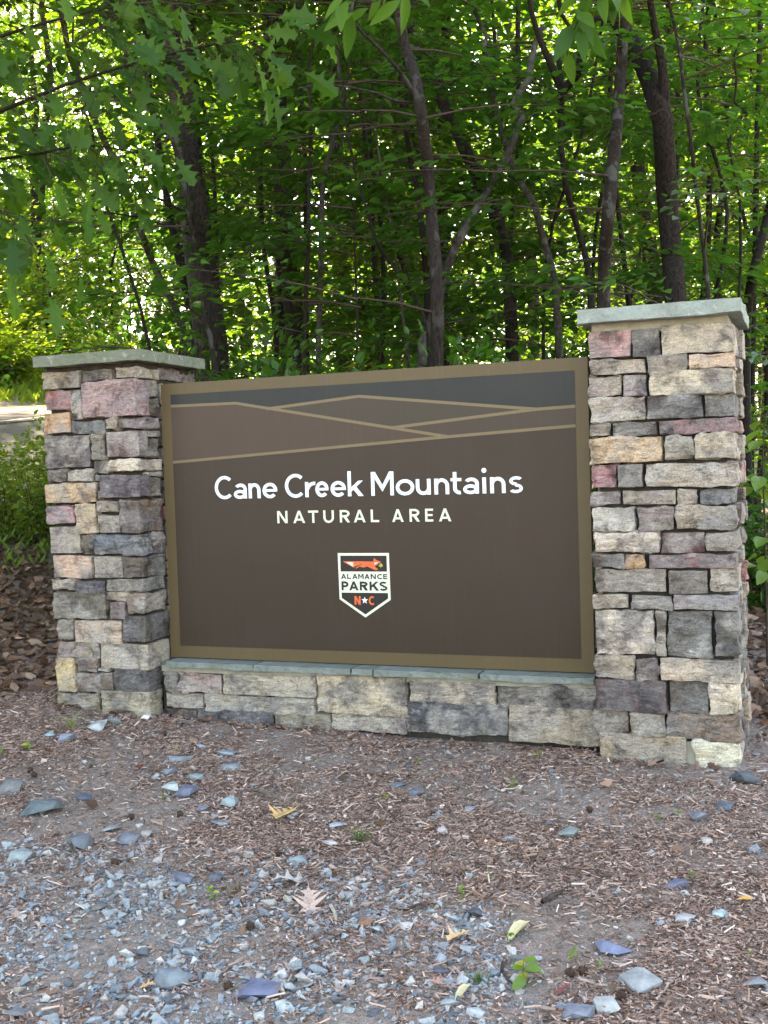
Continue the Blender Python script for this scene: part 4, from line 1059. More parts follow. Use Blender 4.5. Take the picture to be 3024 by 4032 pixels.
def build_tree(name, label, path, rad, bark, branches, rng, sprays=26, per=62, size=.085, zlo=1.0, ext=4., canopy=None, leafmat=None, maxlen=1.7):
    root = empty(name, (path[0][0], path[0][1], path[0][2] + .1)); tag(root, label, 'tree')
    P = resample(path, .22)
    top = P[-1]; d = P[-1] - P[max(0, len(P) - 4)]; d = d / (np.linalg.norm(d) + 1e-9)
    if ext > 0:
        d = d * .6 + np.array([0, 0, .6]); d /= np.linalg.norm(d)
        q = [top + d * s + rng.normal(0, .05, 3) for s in np.linspace(.4, ext, 7)]
        P = np.concatenate([P, resample([top] + q, .35)[1:]])
    n = len(P); hgt = np.concatenate([[0], np.cumsum(np.linalg.norm(np.diff(P, axis=0), axis=1))])
    R = 1.16 * rad * (1 - .50 * (hgt / hgt[-1]) ** 1.6); R = R * (1 + .5 * np.exp(-hgt / .25))
    big = rad > .05
    V, F = tube_arrays(P, R, 14 if big else 8, .05 if big else .03, rng.uniform(0, 6))
    link("trunk", npmesh("trunk", V, F, True), BARK[bark], root)
    for bp, br in branches:
        Q = resample(bp, .12); V, F = tube_arrays(Q, np.linspace(br, br * .45, len(Q)), 8, .04, 1)
        link("branch", npmesh("branch", V, F, True), BARK[bark], root)
    cand = P[(P[:, 2] > zlo) & (P[:, 2] < 7.5)]
    leafparts, tw = [], []
    if len(cand) and sprays:
        org = cand[rng.integers(0, len(cand), sprays)] + rng.normal(0, .02, (sprays, 3))
        hd = rng.uniform(0, 2 * np.pi, sprays); ln = rng.uniform(.6, maxlen, sprays)
        back = (np.cos(hd) * -.354 + np.sin(hd) * .935 < .15) & (rng.uniform(0, 1, sprays) < .78); hd = np.where(back, hd + np.pi, hd)
        # sprays start a little way out on a limb
        off = rng.uniform(0, 1.0, sprays)[:, None] * np.stack([np.cos(hd), np.sin(hd), np.full(sprays, .12)], -1)
        lf, tw = spray_leaves(rng, org + off, hd, ln, per, size)
        leafparts.append(lf)
        for i in range(sprays):
            tw.append(tube_arrays(np.array([org[i], org[i] + off[i] * .5 + (0, 0, .02), org[i] + off[i]]), [.010, .008, .006], 4))
    if canopy:
        cz, cr, cn = canopy
        (lf), cc = canopy_leaves(rng, (P[-1][0], P[-1][1], cz), (cr, cr, cr * .7), cn, .15)
        c4 = lf[0], lf[1]
        link("canopy", npmesh("canopy", *c4), leafmat or LEAF_MID, root)
        for c in cc[:14]:
            b = P[-1 - rng.integers(0, 6)]; tw.append(tube_arrays(np.array([b, (b + c) / 2 + rng.normal(0, .15, 3), c]), [.035, .02, .008], 4))
    if leafparts:
        V, F = join_arrays(leafparts); link("crown", npmesh("crown", V, F), leafmat or LEAF_DARK, root)
    if tw:
        V, F = join_arrays(tw); link("limbs", npmesh("limbs", V, F, True), TWIG, root)
    return root

for i, (name, label, path, rad, bark, brs) in enumerate(DATA['trees']):
    rng = np.random.default_rng(100 + i)
    tall = path[-1][2] > 4.6
    can = (rng.uniform(8.2, 11.5), rng.uniform(2.4, 3.4), 4600) if (tall and rad > .05) else None
    thin = rad < .025
    build_tree(name, label, path, rad * (.78 if i < 2 else 1), bark, brs, rng, sprays=13 if thin else 20, per=48, size=.105, zlo=1.3 if thin else 1.9,
               ext=(1.2 if not tall else (3. if thin else 6.5)), canopy=can)

rng = np.random.default_rng(55)
for i, (px, D, lean, w_) in enumerate([(1010, 10.5, -.5, 9), (1075, 11.5, .35, 12), (1150, 12, -.3, 9), (1240, 10.8, .5, 8), (1390, 11, -.25, 11), (1500, 12.5, .3, 13), (1570, 10, -.15, 8), (1620, 12, .2, 12), (800, 11.5, .2, 10), (845, 12.5, -.25, 12), (560, 11, .3, 10), (505, 12, -.2, 9)]):
    l_ = (px * 3024 / 1659 - 1512) / 4281.3 * D; x_, y_ = 3.387 + .935 * l_ - .354 * D, -5.396 + .354 * l_ + .935 * D; z_ = gz(x_, y_)
    path = [(x_ + lean * .935 * (h_ / 6) + rng.normal(0, .06), y_ + lean * .354 * (h_ / 6), z_ + h_) for h_ in (-.1, 1.2, 2.4, 3.5, 4.6, 5.8, 7.0)]
    lab = 'slender dark trunk leaning %s, %s' % ('left' if lean < 0 else 'right', ['under the dark leaning tree', 'right of the dark leaning tree', 'between the leaning trees', 'left of the right pillar', 'between the two trunks over the right pillar', 'right of the dark ridged trunk', 'over the right end of the right pillar', 'at the right edge behind the pillar', 'left of the flaky barked tree', 'nearly touching the flaky barked tree', 'left of the dark straight oak', 'right of the big oak pair'][i])
    build_tree('slender_tree', lab, path, w_ * 3024 / 1659 / 4281 * D / 2, 'dark', [], rng, sprays=4, per=40, size=.10, zlo=3., ext=2.)

# trees and thickets deeper in the wood: four kinds and an added shade oak, each built once and then copied with its parts
def deep_tree(k, label, height, rad, n, lo, spread):
    rng = np.random.default_rng(500 + k); root = empty("forest_tree", (0, 0, 0)); tag(root, label, 'tree', 'trees deep in the wood behind the sign')
    zs = np.linspace(-.3, height, 16); P = np.stack([np.cumsum(rng.normal(0, .10, 16)), np.cumsum(rng.normal(0, .10, 16)), zs], -1)
    V, F = tube_arrays(P, rad * (1 - .8 * (zs.clip(0) / height) ** 1.2), 9, .05, k)
    link("trunk", npmesh("trunk", V, F, True), BARK[['rough', 'pale', 'dark', 'lichen', 'rough'][k]], root)
    m_ = 70; org = P[rng.integers(2, 16, m_)]; org[:, 2] = rng.uniform(lo, height, m_)
    hd = rng.uniform(0, 6.283, m_); ln = spread * rng.uniform(.4, 1, m_) * (1 - .45 * (org[:, 2] - lo) / (height - lo))
    lf, tw = spray_leaves(rng, org, hd, ln, n // m_, .125, (CARD_V, CARD_F), .18, .5)
    link("crown", npmesh("crown", *lf), LEAF_MID, root)
    V, F = join_arrays(tw[::1]); link("limbs", npmesh("limbs", V, F, True), TWIG, root)
    return root
def copy_tree(o, loc, rz, sc):
    c = o.copy(); COL.objects.link(c); c.location = loc; c.rotation_euler = (0, 0, rz); c.scale = (sc, sc, sc)
    for ch in o.children:
        d = ch.copy(); COL.objects.link(d); d.parent = c
    return c
KINDS = [('tall rough-barked tree', 15, .17, 7000, 3.0, 4.2), ('tall pale-barked tree', 17, .14, 7000, 4.0, 3.8),
         ('slender dark understory tree', 8.5, .055, 5600, 1.2, 2.6), ('small spreading lichen-barked tree', 6., .045, 4800, .8, 2.4), ('added high-crowned shade oak', 15, .13, 15000, 6.2, 3.6)]  # last kind: dense high crown, added to block the sun
protos = [deep_tree(k, *a) for k, a in enumerate(KINDS)]
used = [False] * 5
rng = np.random.default_rng(11)
placed = []
def bearing(x, y):
    dx, dy = x - 3.387, y + 5.396; l = .935 * dx + .354 * dy; D = -.354 * dx + .935 * dy; p = 1512 + 4281 * l / D
    b = next((n_ for q, n_ in ((0, 'off the left edge'), (400, 'above the left pillar'), (800, 'beside the big oak pair'), (1150, 'above the sign, left of the poplar'), (1500, 'above the sign near the poplar'), (1850, 'near the flaky barked tree'), (2250, 'right of the flaky barked tree'), (2600, 'over the right pillar, left side'), (2950, 'over the right pillar, right side')) if p < q), 'at the right edge of the view')
    return ('near, ' if D < 17 else 'midway back, ' if D < 26 else 'deep in the wood, ' if D < 40 else 'farthest back, ') + b
def put(k, x, y, sc=1., force=False):
    s, t = road_coords(x, y)
    if -8.6 < s < 1.2 and not force: return False
    if any((x - a) ** 2 + (y - b) ** 2 < (1.1 if k > 1 else 3.2) for a, b in placed) and not force: return False
    placed.append((x, y)); z = gz(x, y)
    rz = rng.uniform(0, 6.28); sc *= rng.uniform(.85, 1.15)
    if used[k]: o = copy_tree(protos[k], (x, y, z), rz, sc)
    else: o = protos[k]; o.location = (x, y, z); o.rotation_euler = (0, 0, rz); used[k] = True
    lab = KINDS[k][0] + (' across the road, ' if s < -8 else ' in the wood, ') + bearing(x, y).replace('deep in the wood', 'far back'); o['label'] = lab
    return True
def view(l, D): return 3.387 + .935 * l - .354 * D, -5.396 + .354 * l + .935 * D
for l, D in ((-4.4, 9.5), (-4.9, 11.8), (-3.9, 7.3), (-6.2, 8.6), (-5.2, 6.2), (-7.2, 10.8)): put(4, *view(l, D), .95)  # added past the left edge to shade the foreground
for s_, t_ in ((1.9, -3.2), (2.0, 1.6), (1.7, -7.5), (1.6, -5.3)): put(4, *[float(v) for v in road_point(s_, t_)])  # added beside the road to shade the bank below it
for x_, y_ in ((-3.1, 6.2), (-6.2, 5.6), (-2.4, 7.2), (-5.4, 3.2), (-4.6, 7.6), (-9.2, 6.2), (-4.5, 2.5)): put(4, x_, y_, force=True)  # added so their crowns keep sun patches off the mulch
for t_ in (-13, -10, -7.2, -4.4, -1.6, 1.2, 4, 6.6, 18): put(4, *[float(v) for v in road_point(-8.3, t_)], 1.12, force=True)  # row added across the road to shade the asphalt
for t_ in (-8.5, -5.5, -2.5, .5, 3.5): put(4, *[float(v) for v in road_point(-11.2, t_)], 1.15, force=True)  # second added row, closing sun gaps left by the first
for _ in range(1400):
    if len(placed) >= 118: break
    D = 12.5 + 42 * rng.uniform() ** 1.25; l = rng.uniform(-.46, .46) * D
    if D < 15 and l < -.22 * D: continue
    x, y = view(l, D); s_, _t = road_coords(x, y)
    k = int(rng.choice([0, 1, 2, 3], p=[.25, .17, .30, .28]))
    if k < 2 and D < 16.5: continue
    if -26 < s_ < -8.6 and -12 < _t < 13: continue
    if s_ > 0 and l < -.20 * D and D < 30: continue
    put(k, x, y)
# the far end of the wood, one mass
rng = np.random.default_rng(12); n = 76000; ncl = 1250
cD = rng.uniform(52, 66, ncl); cl_ = rng.uniform(-.5, .5, ncl) * cD; cx, cy = view(cl_, cD); cz = ground_height(cx, cy) + rng.uniform(0, 1, ncl) ** 1.05 * 26
k = rng.integers(0, ncl, n); p = np.stack([cx, cy, cz], -1)[k] + rng.normal(0, 1, (n, 3)) * np.array([1.1, 1.1, .75])
nr = rng.normal(0, .6, (n, 3)); nr[:, 2] += .8; ln = rng.uniform(.28, .55, n)
V, F = scatter_template(CARD_V, CARD_F, p, rng.normal(0, 1, (n, 3)), nr, ln, ln * .75)
tag(link("far_woodland", npmesh("far_woodland", V, F), LEAF_MID), 'sunlit green mass of far woodland closing off the view', 'woodland', kind='stuff')

# overhanging red oak at the upper left --------------------------------------------
def oak_leaf_mesh(seed):
    r = random.Random(seed); up_, lo_ = [], []
    prof = [(0, .03), (.10, .05), (.20, .20), (.24, .10), (.34, .12), (.44, .36), (.47, .22), (.52, .14), (.60, .17), (.70, .44), (.74, .26), (.77, .16), (.84, .16), (.93, .20), (.94, .10)]
    pts = []
    for s in (1, -1):
        side = [(u + r.uniform(-.012, .012), s * v * r.uniform(.85, 1.15)) for u, v in prof]
        pts.append(side)
    mid = [(u, 0) for u, _ in prof] + [(1.0, 0)]
    V, F = [], []
    bend = r.uniform(.05, .55); fold = r.uniform(.05, .45)
    def h(u, v): return -bend * u * u + fold * abs(v) + .03 * math.sin(7 * u + seed) + .05 * math.sin(11 * u + 3 * v + seed) * abs(v) * 2
    n = len(prof)
    for u, v in mid: V.append((u, v, h(u, 0)))
    for side in pts:
        o = len(V)
        for u, v in side: V.append((u, v, h(u, v)))
        s = 1 if side[3][1] > 0 else -1
        for i in range(n - 1):
            q = (i, i + 1, o + i + 1, o + i); F.append(q if s > 0 else q[::-1])
        q = (n - 1, n, o + n - 1); F.append(q if s > 0 else q[::-1])
    o = len(V); V += [(-.28, .006, .05), (-.28, -.006, .05), (0.02, -.008, 0), (.02, .008, 0)]; F.append((o, o + 1, o + 2, o + 3))
    return pymesh("oak_leaf", V, F, False)
def lance_leaf_mesh(seed):
    r = random.Random(seed); b = r.uniform(.12, .35); V, F = [], []
    us = [0, .1, .25, .42, .6, .78, .92, 1.0]; wd = [0.01, .07, .135, .16, .145, .095, .04, .0]
    for u, w_ in zip(us, wd):
        for s in (-1, 0, 1): V.append((u, s * w_, -b * u * u + .25 * abs(s) * w_ + .01 * math.sin(u * 20) * s))
    for i in range(7):
        for j in range(2): a = i * 3 + j; F.append((a, a + 3, a + 4, a + 1))
    return pymesh("lance_leaf", V, F, True)
def oval_leaf_mesh(seed):
    r = random.Random(seed); b = r.uniform(.08, .3); V, F = [], []
    us = [0, .08, .22, .42, .62, .80, .93, 1.0]; wd = [.01, .10, .21, .27, .25, .16, .06, .0]
    for u, w_ in zip(us, wd):
        for s in (-1, -.5, 0, .5, 1): V.append((u, s * w_, -b * u * u + .22 * abs(s) * w_ + .012 * math.sin(u * 22) * s))
    for i in range(7):
        for j in range(4): a = i * 5 + j; F.append((a, a + 5, a + 6, a + 1))
    return pymesh("oval_leaf", V, F, True)
OAKS = [oak_leaf_mesh(i) for i in range(9)]; LANCE = [lance_leaf_mesh(i) for i in range(4)]; OVAL = [oval_leaf_mesh(i) for i in range(4)]
for me in OAKS: me.materials.append(LEAF_OAK)
for me in LANCE + OVAL: me.materials.append(LEAF_OAK)
def place_leaf(parent, me, pos, axis, normal, size, name="leaf", mat=None):
    a = Vector(axis).normalized(); s = Vector(normal).cross(a).normalized(); n = a.cross(s)
    o = bpy.data.objects.new(name, me); COL.objects.link(o); o.parent = parent
    off = Vector((0, 0, 0)); p = parent
    while p is not None: off += Vector(p.location); p = p.parent
    o.matrix_local = Matrix.Translation(Vector(pos) - off) @ Matrix((a, s, n)).transposed().to_4x4() @ Matrix.Scale(size, 4)
    return o

ob = DATA['oakb']
OAK = empty("red_oak_tree", ob); tag(OAK, 'red oak reaching in from the left with big lobed leaves', 'tree')
rng = np.random.default_rng(21)
V, F = tube_arrays(resample([(ob[0], ob[1], ob[2] - .2), (ob[0] + .05, ob[1], 1.5), (ob[0] - .1, ob[1] + .1, 3.4), (ob[0] + .1, ob[1] + .2, 6.5), (ob[0], ob[1], 10)], .3), np.linspace(.17, .05, 34)[:len(resample([(ob[0], ob[1], ob[2] - .2), (ob[0] + .05, ob[1], 1.5), (ob[0] - .1, ob[1] + .1, 3.4), (ob[0] + .1, ob[1] + .2, 6.5), (ob[0], ob[1], 10)], .3))], 14, .05, 1)
link("trunk", npmesh("trunk", V, F, True), BARK['rough'], OAK)
lim = [(DATA['oakl'][i], n) for i, n in ((0, 92), (1, 76), (2, 44), (3, 74))]
to_cam = np.array(CAM)
for path, cnt in lim:
    P = resample([[ob[0], ob[1], path[0][2] - .25]] + path, .06)
    V, F = tube_arrays(P, np.linspace(.022, .003, len(P)), 6); limb_o = link("branch", npmesh("branch", V, F, True), BARK['dark'], OAK)
    tws = []
    st = int(len(P) * .28)
    for _ in range(cnt):
        i = rng.integers(st, len(P)); b = P[i]; tdir = P[min(i + 1, len(P) - 1)] - P[i - 1]; tdir = tdir / np.linalg.norm(tdir)
        d = tdir * .8 + rng.normal(0, .7, 3); d[2] -= .2; d /= np.linalg.norm(d)
        q = b + d * rng.uniform(.03, .42) + np.array([0, 0, -rng.uniform(0, .10)])
        tws.append(tube_arrays(np.array([b, (b + q) / 2 + (0, 0, .012), q]), [.003, .0025, .0018], 3))
        ax = tdir * .35 + d * .5 + np.array([0, 0, -rng.uniform(.25, 1.1)]) + rng.normal(0, .2, 3)
        nr = np.array([0, 0, .7]) + (to_cam - q) / np.linalg.norm(to_cam - q) * .35 + rng.normal(0, .5, 3)
        place_leaf(limb_o, OAKS[rng.integers(0, 9)], q, ax, nr, rng.uniform(.11, .24))
    V, F = join_arrays(tws); link("twigs", npmesh("twigs", V, F, True), TWIG, OAK)
lf, cc = canopy_leaves(rng, (ob[0] - .2, ob[1], 7.6), (2.6, 2.6, 2.2), 3800, .15)
link("canopy", npmesh("canopy", *lf), LEAF_OAK, OAK)

# drooping long-leaved branch at the top middle, grown from the flaky barked tree
def droop(parent, path, n, sizes, seed, spread=.16, meshes=LANCE):
    rng = np.random.default_rng(seed); P = resample(path, .05)
    V, F = tube_arrays(P, np.linspace(.010, .003, len(P)), 6); limb_o = link("branch", npmesh("branch", V, F, True), BARK['dark'], parent)
    for i in range(n):
        k = int(rng.uniform(.45, 1) * (len(P) - 1)); b = P[k]
        ax = rng.normal(0, .55, 3); ax[2] = -rng.uniform(.4, 1.3)
        nr = (to_cam - b) / np.linalg.norm(to_cam - b) + rng.normal(0, .45, 3) + np.array([0, 0, .5])
        place_leaf(limb_o, meshes[rng.integers(0, len(meshes))], b + rng.normal(0, .03, 3), ax, nr, rng.uniform(*sizes))
flaky = next(o for o in bpy.data.objects if o.name.startswith('flaky_bark_tree'))
droop(flaky, [tuple(np.array(DATA['trees'][8][2][-1]) + (.05, 0, .35))] + DATA['hang'], 20, (.15, .235), 5)
crook = next(o for o in bpy.data.objects if o.name.startswith('crooked_tree'))
droop(crook, [tuple(np.array(DATA['hang2'][0]) + (.3, 1.2, .5))] + DATA['hang2'], 20, (.20, .32), 6)

# broad-leaved sapling at the right edge, behind the right pillar
rp = DATA['rplant']; bz = gz(*rp[0][:2])
HS = empty("broadleaf_sapling", (rp[0][0], rp[0][1], bz)); tag(HS, 'broad-leaved green sapling at the right edge behind the right pillar', 'sapling')
P = resample([[rp[0][0], rp[0][1], bz - .05]] + rp, .06); V, F = tube_arrays(P, np.linspace(.009, .004, len(P)), 6)
link("stem", npmesh("stem", V, F, True), TWIG, HS)
rng = np.random.default_rng(31)
for m_ in OVAL: pass
OVB = [oval_leaf_mesh(20 + i) for i in range(3)]
for me in OVB: me.materials.append(LEAF_BRIGHT)
for i in range(34):
    k = int(rng.uniform(.42, 1) * (len(P) - 1)); h_ = rng.uniform(0, 6.28)
    ax = np.array([math.cos(h_), math.sin(h_), rng.uniform(-.5, .15)]); q = P[k] + ax * rng.uniform(.02, .16)
    place_leaf(HS, OVB[rng.integers(0, 3)], q, ax, (rng.normal(0, .3), rng.normal(-.45, .3), 1), rng.uniform(.11, .19))

# ------------------------------------------------------------------ shrubs and weeds
def bush(name, label, x, y, h, r, n, size, mat, seed, cat='shrub', group=None):
    rng = np.random.default_rng(seed); z = gz(x, y); root = empty(name, (x, y, z)); tag(root, label, cat, group)
    stems, pos = [], []
    for i in range(max(5, n // 60)):
        a = rng.uniform(0, 6.28); lean = rng.uniform(.1, 1) * r; H = h * rng.uniform(.55, 1.05)
        tip = np.array([x + math.cos(a) * lean, y + math.sin(a) * lean, z + H])
        P = resample([(x + math.cos(a) * .06, y + math.sin(a) * .06, z - .03), (x + math.cos(a) * lean * .45, y + math.sin(a) * lean * .45, z + H * .6), tip], .22)
        stems.append(tube_arrays(P, np.linspace(.008, .002, len(P)), 4)); pos.append(P[len(P) // 5:])
    C_ = np.concatenate(pos); p = C_[rng.integers(0, len(C_), n)] + rng.normal(0, .10 * r + .03, (n, 3))
    p[:, 2] = np.maximum(p[:, 2], ground_height(p[:, 0], p[:, 1]) + .02)
    ax = p - np.array([x, y, z + h * .3]) + rng.normal(0, .35, (n, 3)); ax[:, 2] = ax[:, 2] * .4 - .05
    nr = rng.normal(0, .4, (n, 3)); nr[:, 2] += 1
    ln = size * rng.uniform(.6, 1.3, n)
    V, F = scatter_template(LEAF_V, LEAF_F, p, ax, nr, ln, ln * rng.uniform(.5, .75, n))
    link("foliage", npmesh("foliage", V, F), mat, root)
    V, F = join_arrays(stems); link("stems", npmesh("stems", V, F, True), TWIG, root)
    return root
def vp(px, D): return view((px - 1512) / 4281.3 * D, D)
K_ = 3024 / 1659
for px, D, h, r, n, sz_, lab in [(78, 11.6, .95, .55, 900, .085, 'leafy green shrub just left of the left pillar'), (20, 11.9, .75, .6, 800, .08, 'leafy green shrub at the left edge beside the road bank'),
                               (55, 13.3, .7, .7, 800, .07, 'low green shrub on the bank below the road shoulder'), (110, 12.6, 1.1, .5, 700, .08, 'taller shrub half hidden behind the left pillar')]:
    bush("shrub", lab, *vp(px * K_, D), h, r, n, sz_, LEAF_BRIGHT, int(px + D * 10))
for i, (px, D, h, lab) in enumerate([(640, 8.2, 2.25, 'leafy bush showing just above the sign left of the poplar'), (925, 7.6, 2.15, 'low leafy bush at the sign top under the flaky barked tree'), (1230, 8.6, 2.2, 'dark leafy bush at the sign top near the right pillar'),
                                    (520, 9.0, 2.35, 'dark bush above the sign beside the big oak'), (1100, 9.8, 2.4, 'shaggy bush behind the sign under the leaning trees'), (800, 9.6, 2.3, 'leafy bush behind the middle of the sign'), (1560, 10.5, 1.9, 'dark bush behind the right pillar'), (1630, 9.2, 1.0, 'leafy undergrowth behind the broad-leaved sapling'), (330, 10.5, 2.5, 'leafy bush behind the left pillar cap')]):
    bush("bush", lab, *vp(px * K_, D), h, .75, 1500, .085, LEAF_DARK, 700 + i, 'bush')
rng = np.random.default_rng(77)
for i in range(36):
    s = -8.6 - 1.5 * (i % 6) - rng.uniform(0, 1.2); t = -4 + i * .6 + rng.uniform(-.5, .5)
    x, y = road_point(s, t)
    hs = rng.uniform(1.2, 2.6) if i % 6 < 2 else rng.uniform(2.6, 5.2); bush("roadside_shrub", ('tall' if hs > 2.6 else 'waist-high' if hs > 1.8 else 'low') + ' sunlit shrub across the road, ' + bearing(float(x), float(y)).replace('deep in the wood', 'far back'), float(x), float(y), hs, rng.uniform(1.0, 1.7) * (1 + hs / 8), 1500, .19, LEAF_SUNNY, 900 + i, group='sunlit shrubs on the bank across the road')

# ------------------------------------------------------------------ loose ground cover
def scat(n, seed, Dlo, Dhi, half=.40):
    rng = np.random.default_rng(seed); u = rng.uniform(0, 1, n); D = np.sqrt(Dlo ** 2 + u * (Dhi ** 2 - Dlo ** 2)); l = rng.uniform(-half, half, n) * D
    x, y = view(l, D); return x, y, rng
def free(x, y, m=.0):
    a = (x > -.69 - m) & (x < -.04 + m) & (y > -.2 - m) & (y < .46)
    b = (x > 2.46 - m) & (x < 3.15 + m) & (y > -.2 - m) & (y < .46)
    c_ = (x > -.1) & (x < 2.5) & (y > -.09 - m) & (y < .31)
    return ~(a | b | c_)
PRISM_V = np.array([(0, -.5, 0), (0, .5, 0), (0, 0, .10), (1, -.4, .02), (1, .4, .0), (1, 0, .09)]); PRISM_F = np.array([(0, 3, 5, 2), (2, 5, 4, 1)])
x, y, rng = scat(400000, 41, 2.75, 7.6, .375)
xo, yo, _r = scat(110000, 141, 2.4, 7.6, .72); x = np.concatenate([x, xo]); y = np.concatenate([y, yo])
gw = gravel_weight(x, y) + .10 * rng.normal(0, 1, len(x)); keep = free(x, y) & (rng.uniform(0, 1, len(x)) < np.where(gw > .0, .40, 1.)) & (y < .9)
keep &= rng.uniform(0, 1, len(x)) < np.clip(.55 + 1.3 * smooth_noise(x, y, 2.2, 12.) + .8 * smooth_noise(x, y, 9., 2.), .14, 1)
x, y = x[keep], y[keep]; n = len(x)
z = ground_height(x, y) + .018 * smooth_noise(x, y, 1.7, 3.1) + .010 * smooth_noise(x, y, 6., 9.2) + rng.uniform(-.001, .013, n)
a = rng.uniform(0, 6.283, n); ax = np.stack([np.cos(a), np.sin(a), rng.normal(0, .26, n)], -1)
nr = rng.normal(0, .3, (n, 3)); nr[:, 2] += 1
ln = rng.lognormal(math.log(.0125), .55, n).clip(.004, .055); wd = rng.lognormal(math.log(.0042), .55, n).clip(.0013, .016)
MULCH = m_islands("mulch", [(0, (0.075, 0.047, 0.036)), (.2, (0.139, 0.088, 0.065)), (.4, (0.230, 0.149, 0.113)), (.58, (0.310, 0.212, 0.165)), (.7, (0.203, 0.106, 0.073)), (.84, (0.385, 0.274, 0.216)), (.95, (0.471, 0.348, 0.278)), (.985, (0.535, 0.412, 0.336)), (1, (0.642, 0.529, 0.442))], .95, .05)
V, F = scatter_template(PRISM_V, PRISM_F, np.stack([x, y, z], -1), ax, nr, ln, wd)
tag(link("mulch", npmesh("mulch", V, F), MULCH), 'brown shredded bark and pine needle mulch in front of the sign', 'mulch', kind='stuff')

def rock_template(seed, pts=12, flatten=.5):
    """An angular broken shard: the convex hull of scattered points, normalised to a unit box."""
    r = random.Random(seed); bm = bmesh.new()
    for _ in range(pts):
        p = Vector((r.gauss(0, 1), r.gauss(0, 1), r.gauss(0, 1))).normalized() * r.uniform(.75, 1)
        p.x = max(-.8, min(.8, p.x)); p.z = max(-flatten, min(flatten, p.z)); bm.verts.new(p)
    bmesh.ops.convex_hull(bm, input=bm.verts[:])
    for v in [v for v in bm.verts if not v.link_faces]: bm.verts.remove(v)
    bmesh.ops.triangulate(bm, faces=bm.faces[:]); bm.verts.index_update()
    V = np.array([v.co[:] for v in bm.verts]); F = np.array([[v.index for v in f.verts] for f in bm.faces]); bm.free()
    mx, mn = V.max(0), V.min(0)
    return (V - (mx + mn) / 2) / (mx - mn), F
PEB = [rock_template(s, 7 + s % 3, .7) for s in range(8)]
def pebbles(name, label, x, y, size, rng, mat, lift=.25, group=None):
    parts = []
    z = ground_height(x, y) + .018 * smooth_noise(x, y, 1.7, 3.1) + .010 * smooth_noise(x, y, 6., 9.2)
    which = rng.integers(0, len(PEB), len(x))
    for k, (TV, TF) in enumerate(PEB):
        q = which == k; m_ = int(q.sum()); a = rng.uniform(0, 6.283, m_)
        ax = np.stack([np.cos(a), np.sin(a), rng.normal(0, .25, m_)], -1); nr = rng.normal(0, .35, (m_, 3)); nr[:, 2] += 1
        T2 = TV.copy(); T2[:, 2] *= .5; sz_ = size[q]
        pos = np.stack([x[q], y[q], z[q] + sz_ * lift], -1)
        parts.append(scatter_template(T2, TF, pos, ax, nr, sz_, sz_ * rng.uniform(.5, .85, m_)))
    V, F = join_arrays(parts)
    return tag(link(name, npmesh(name, V, F), mat), label, 'gravel', kind='stuff')
GRAVEL = m_islands("crushed_stone", [(0, (0.072, 0.084, 0.098)), (.15, (0.168, 0.196, 0.207)), (.3, (0.240, 0.276, 0.273)), (.42, (0.128, 0.148, 0.176)), (.55, (0.304, 0.336, 0.328)), (.66, (0.192, 0.224, 0.246)), (.76, (0.368, 0.352, 0.312)), (.85, (0.240, 0.212, 0.183)), (.93, (0.464, 0.464, 0.437)), (1, (0.104, 0.120, 0.133))], .8, .3, fine=90)
x, y, rng = scat(125000, 43, 2.4, 6.2, .5)
gw = gravel_weight(x, y) + .13 * smooth_noise(x, y, 3.0, 5.5) ; pr = np.clip(.40 + gw * 2.6, .0, 1.0) * np.clip(.75 + 1.1 * smooth_noise(x, y, 4.2, 8.) + .6 * smooth_noise(x, y, 11., 4.), .32, 1) + .025; keep = (rng.uniform(0, 1, len(x)) < pr) & free(x, y)
x, y = x[keep], y[keep]; pebbles("gravel", 'blue-grey crushed stone gravel in the lower left foreground', x, y, rng.lognormal(math.log(.0088), .70, len(x)).clip(.004, .055), rng, GRAVEL, .12)
x, y, rng = scat(5200, 44, 2.9, 7.2)
cl = np.exp(-((x - 2.45) ** 2 + (y + .62) ** 2 * 3) / .16) + .8 * np.exp(-((x + .15) ** 2 + (y + .42) ** 2 * 3) / .10) + .13
keep = (rng.uniform(0, 1, len(x)) < cl) & free(x, y) & (y < .2)
x, y = x[keep], y[keep]
PALE = m_islands("pale_pebbles", [(0, (0.369, 0.344, 0.296)), (.3, (0.451, 0.400, 0.335)), (.5, (0.312, 0.336, 0.335)), (.7, (0.410, 0.320, 0.257)), (.85, (0.230, 0.264, 0.296)), (1, (0.492, 0.464, 0.421))], .85, .25, fine=90)
pebbles("pale_pebbles", 'small pale pebbles strewn over the mulch near the wall', x, y, rng.lognormal(math.log(.012), .45, len(x)).clip(.005, .034), rng, PALE)

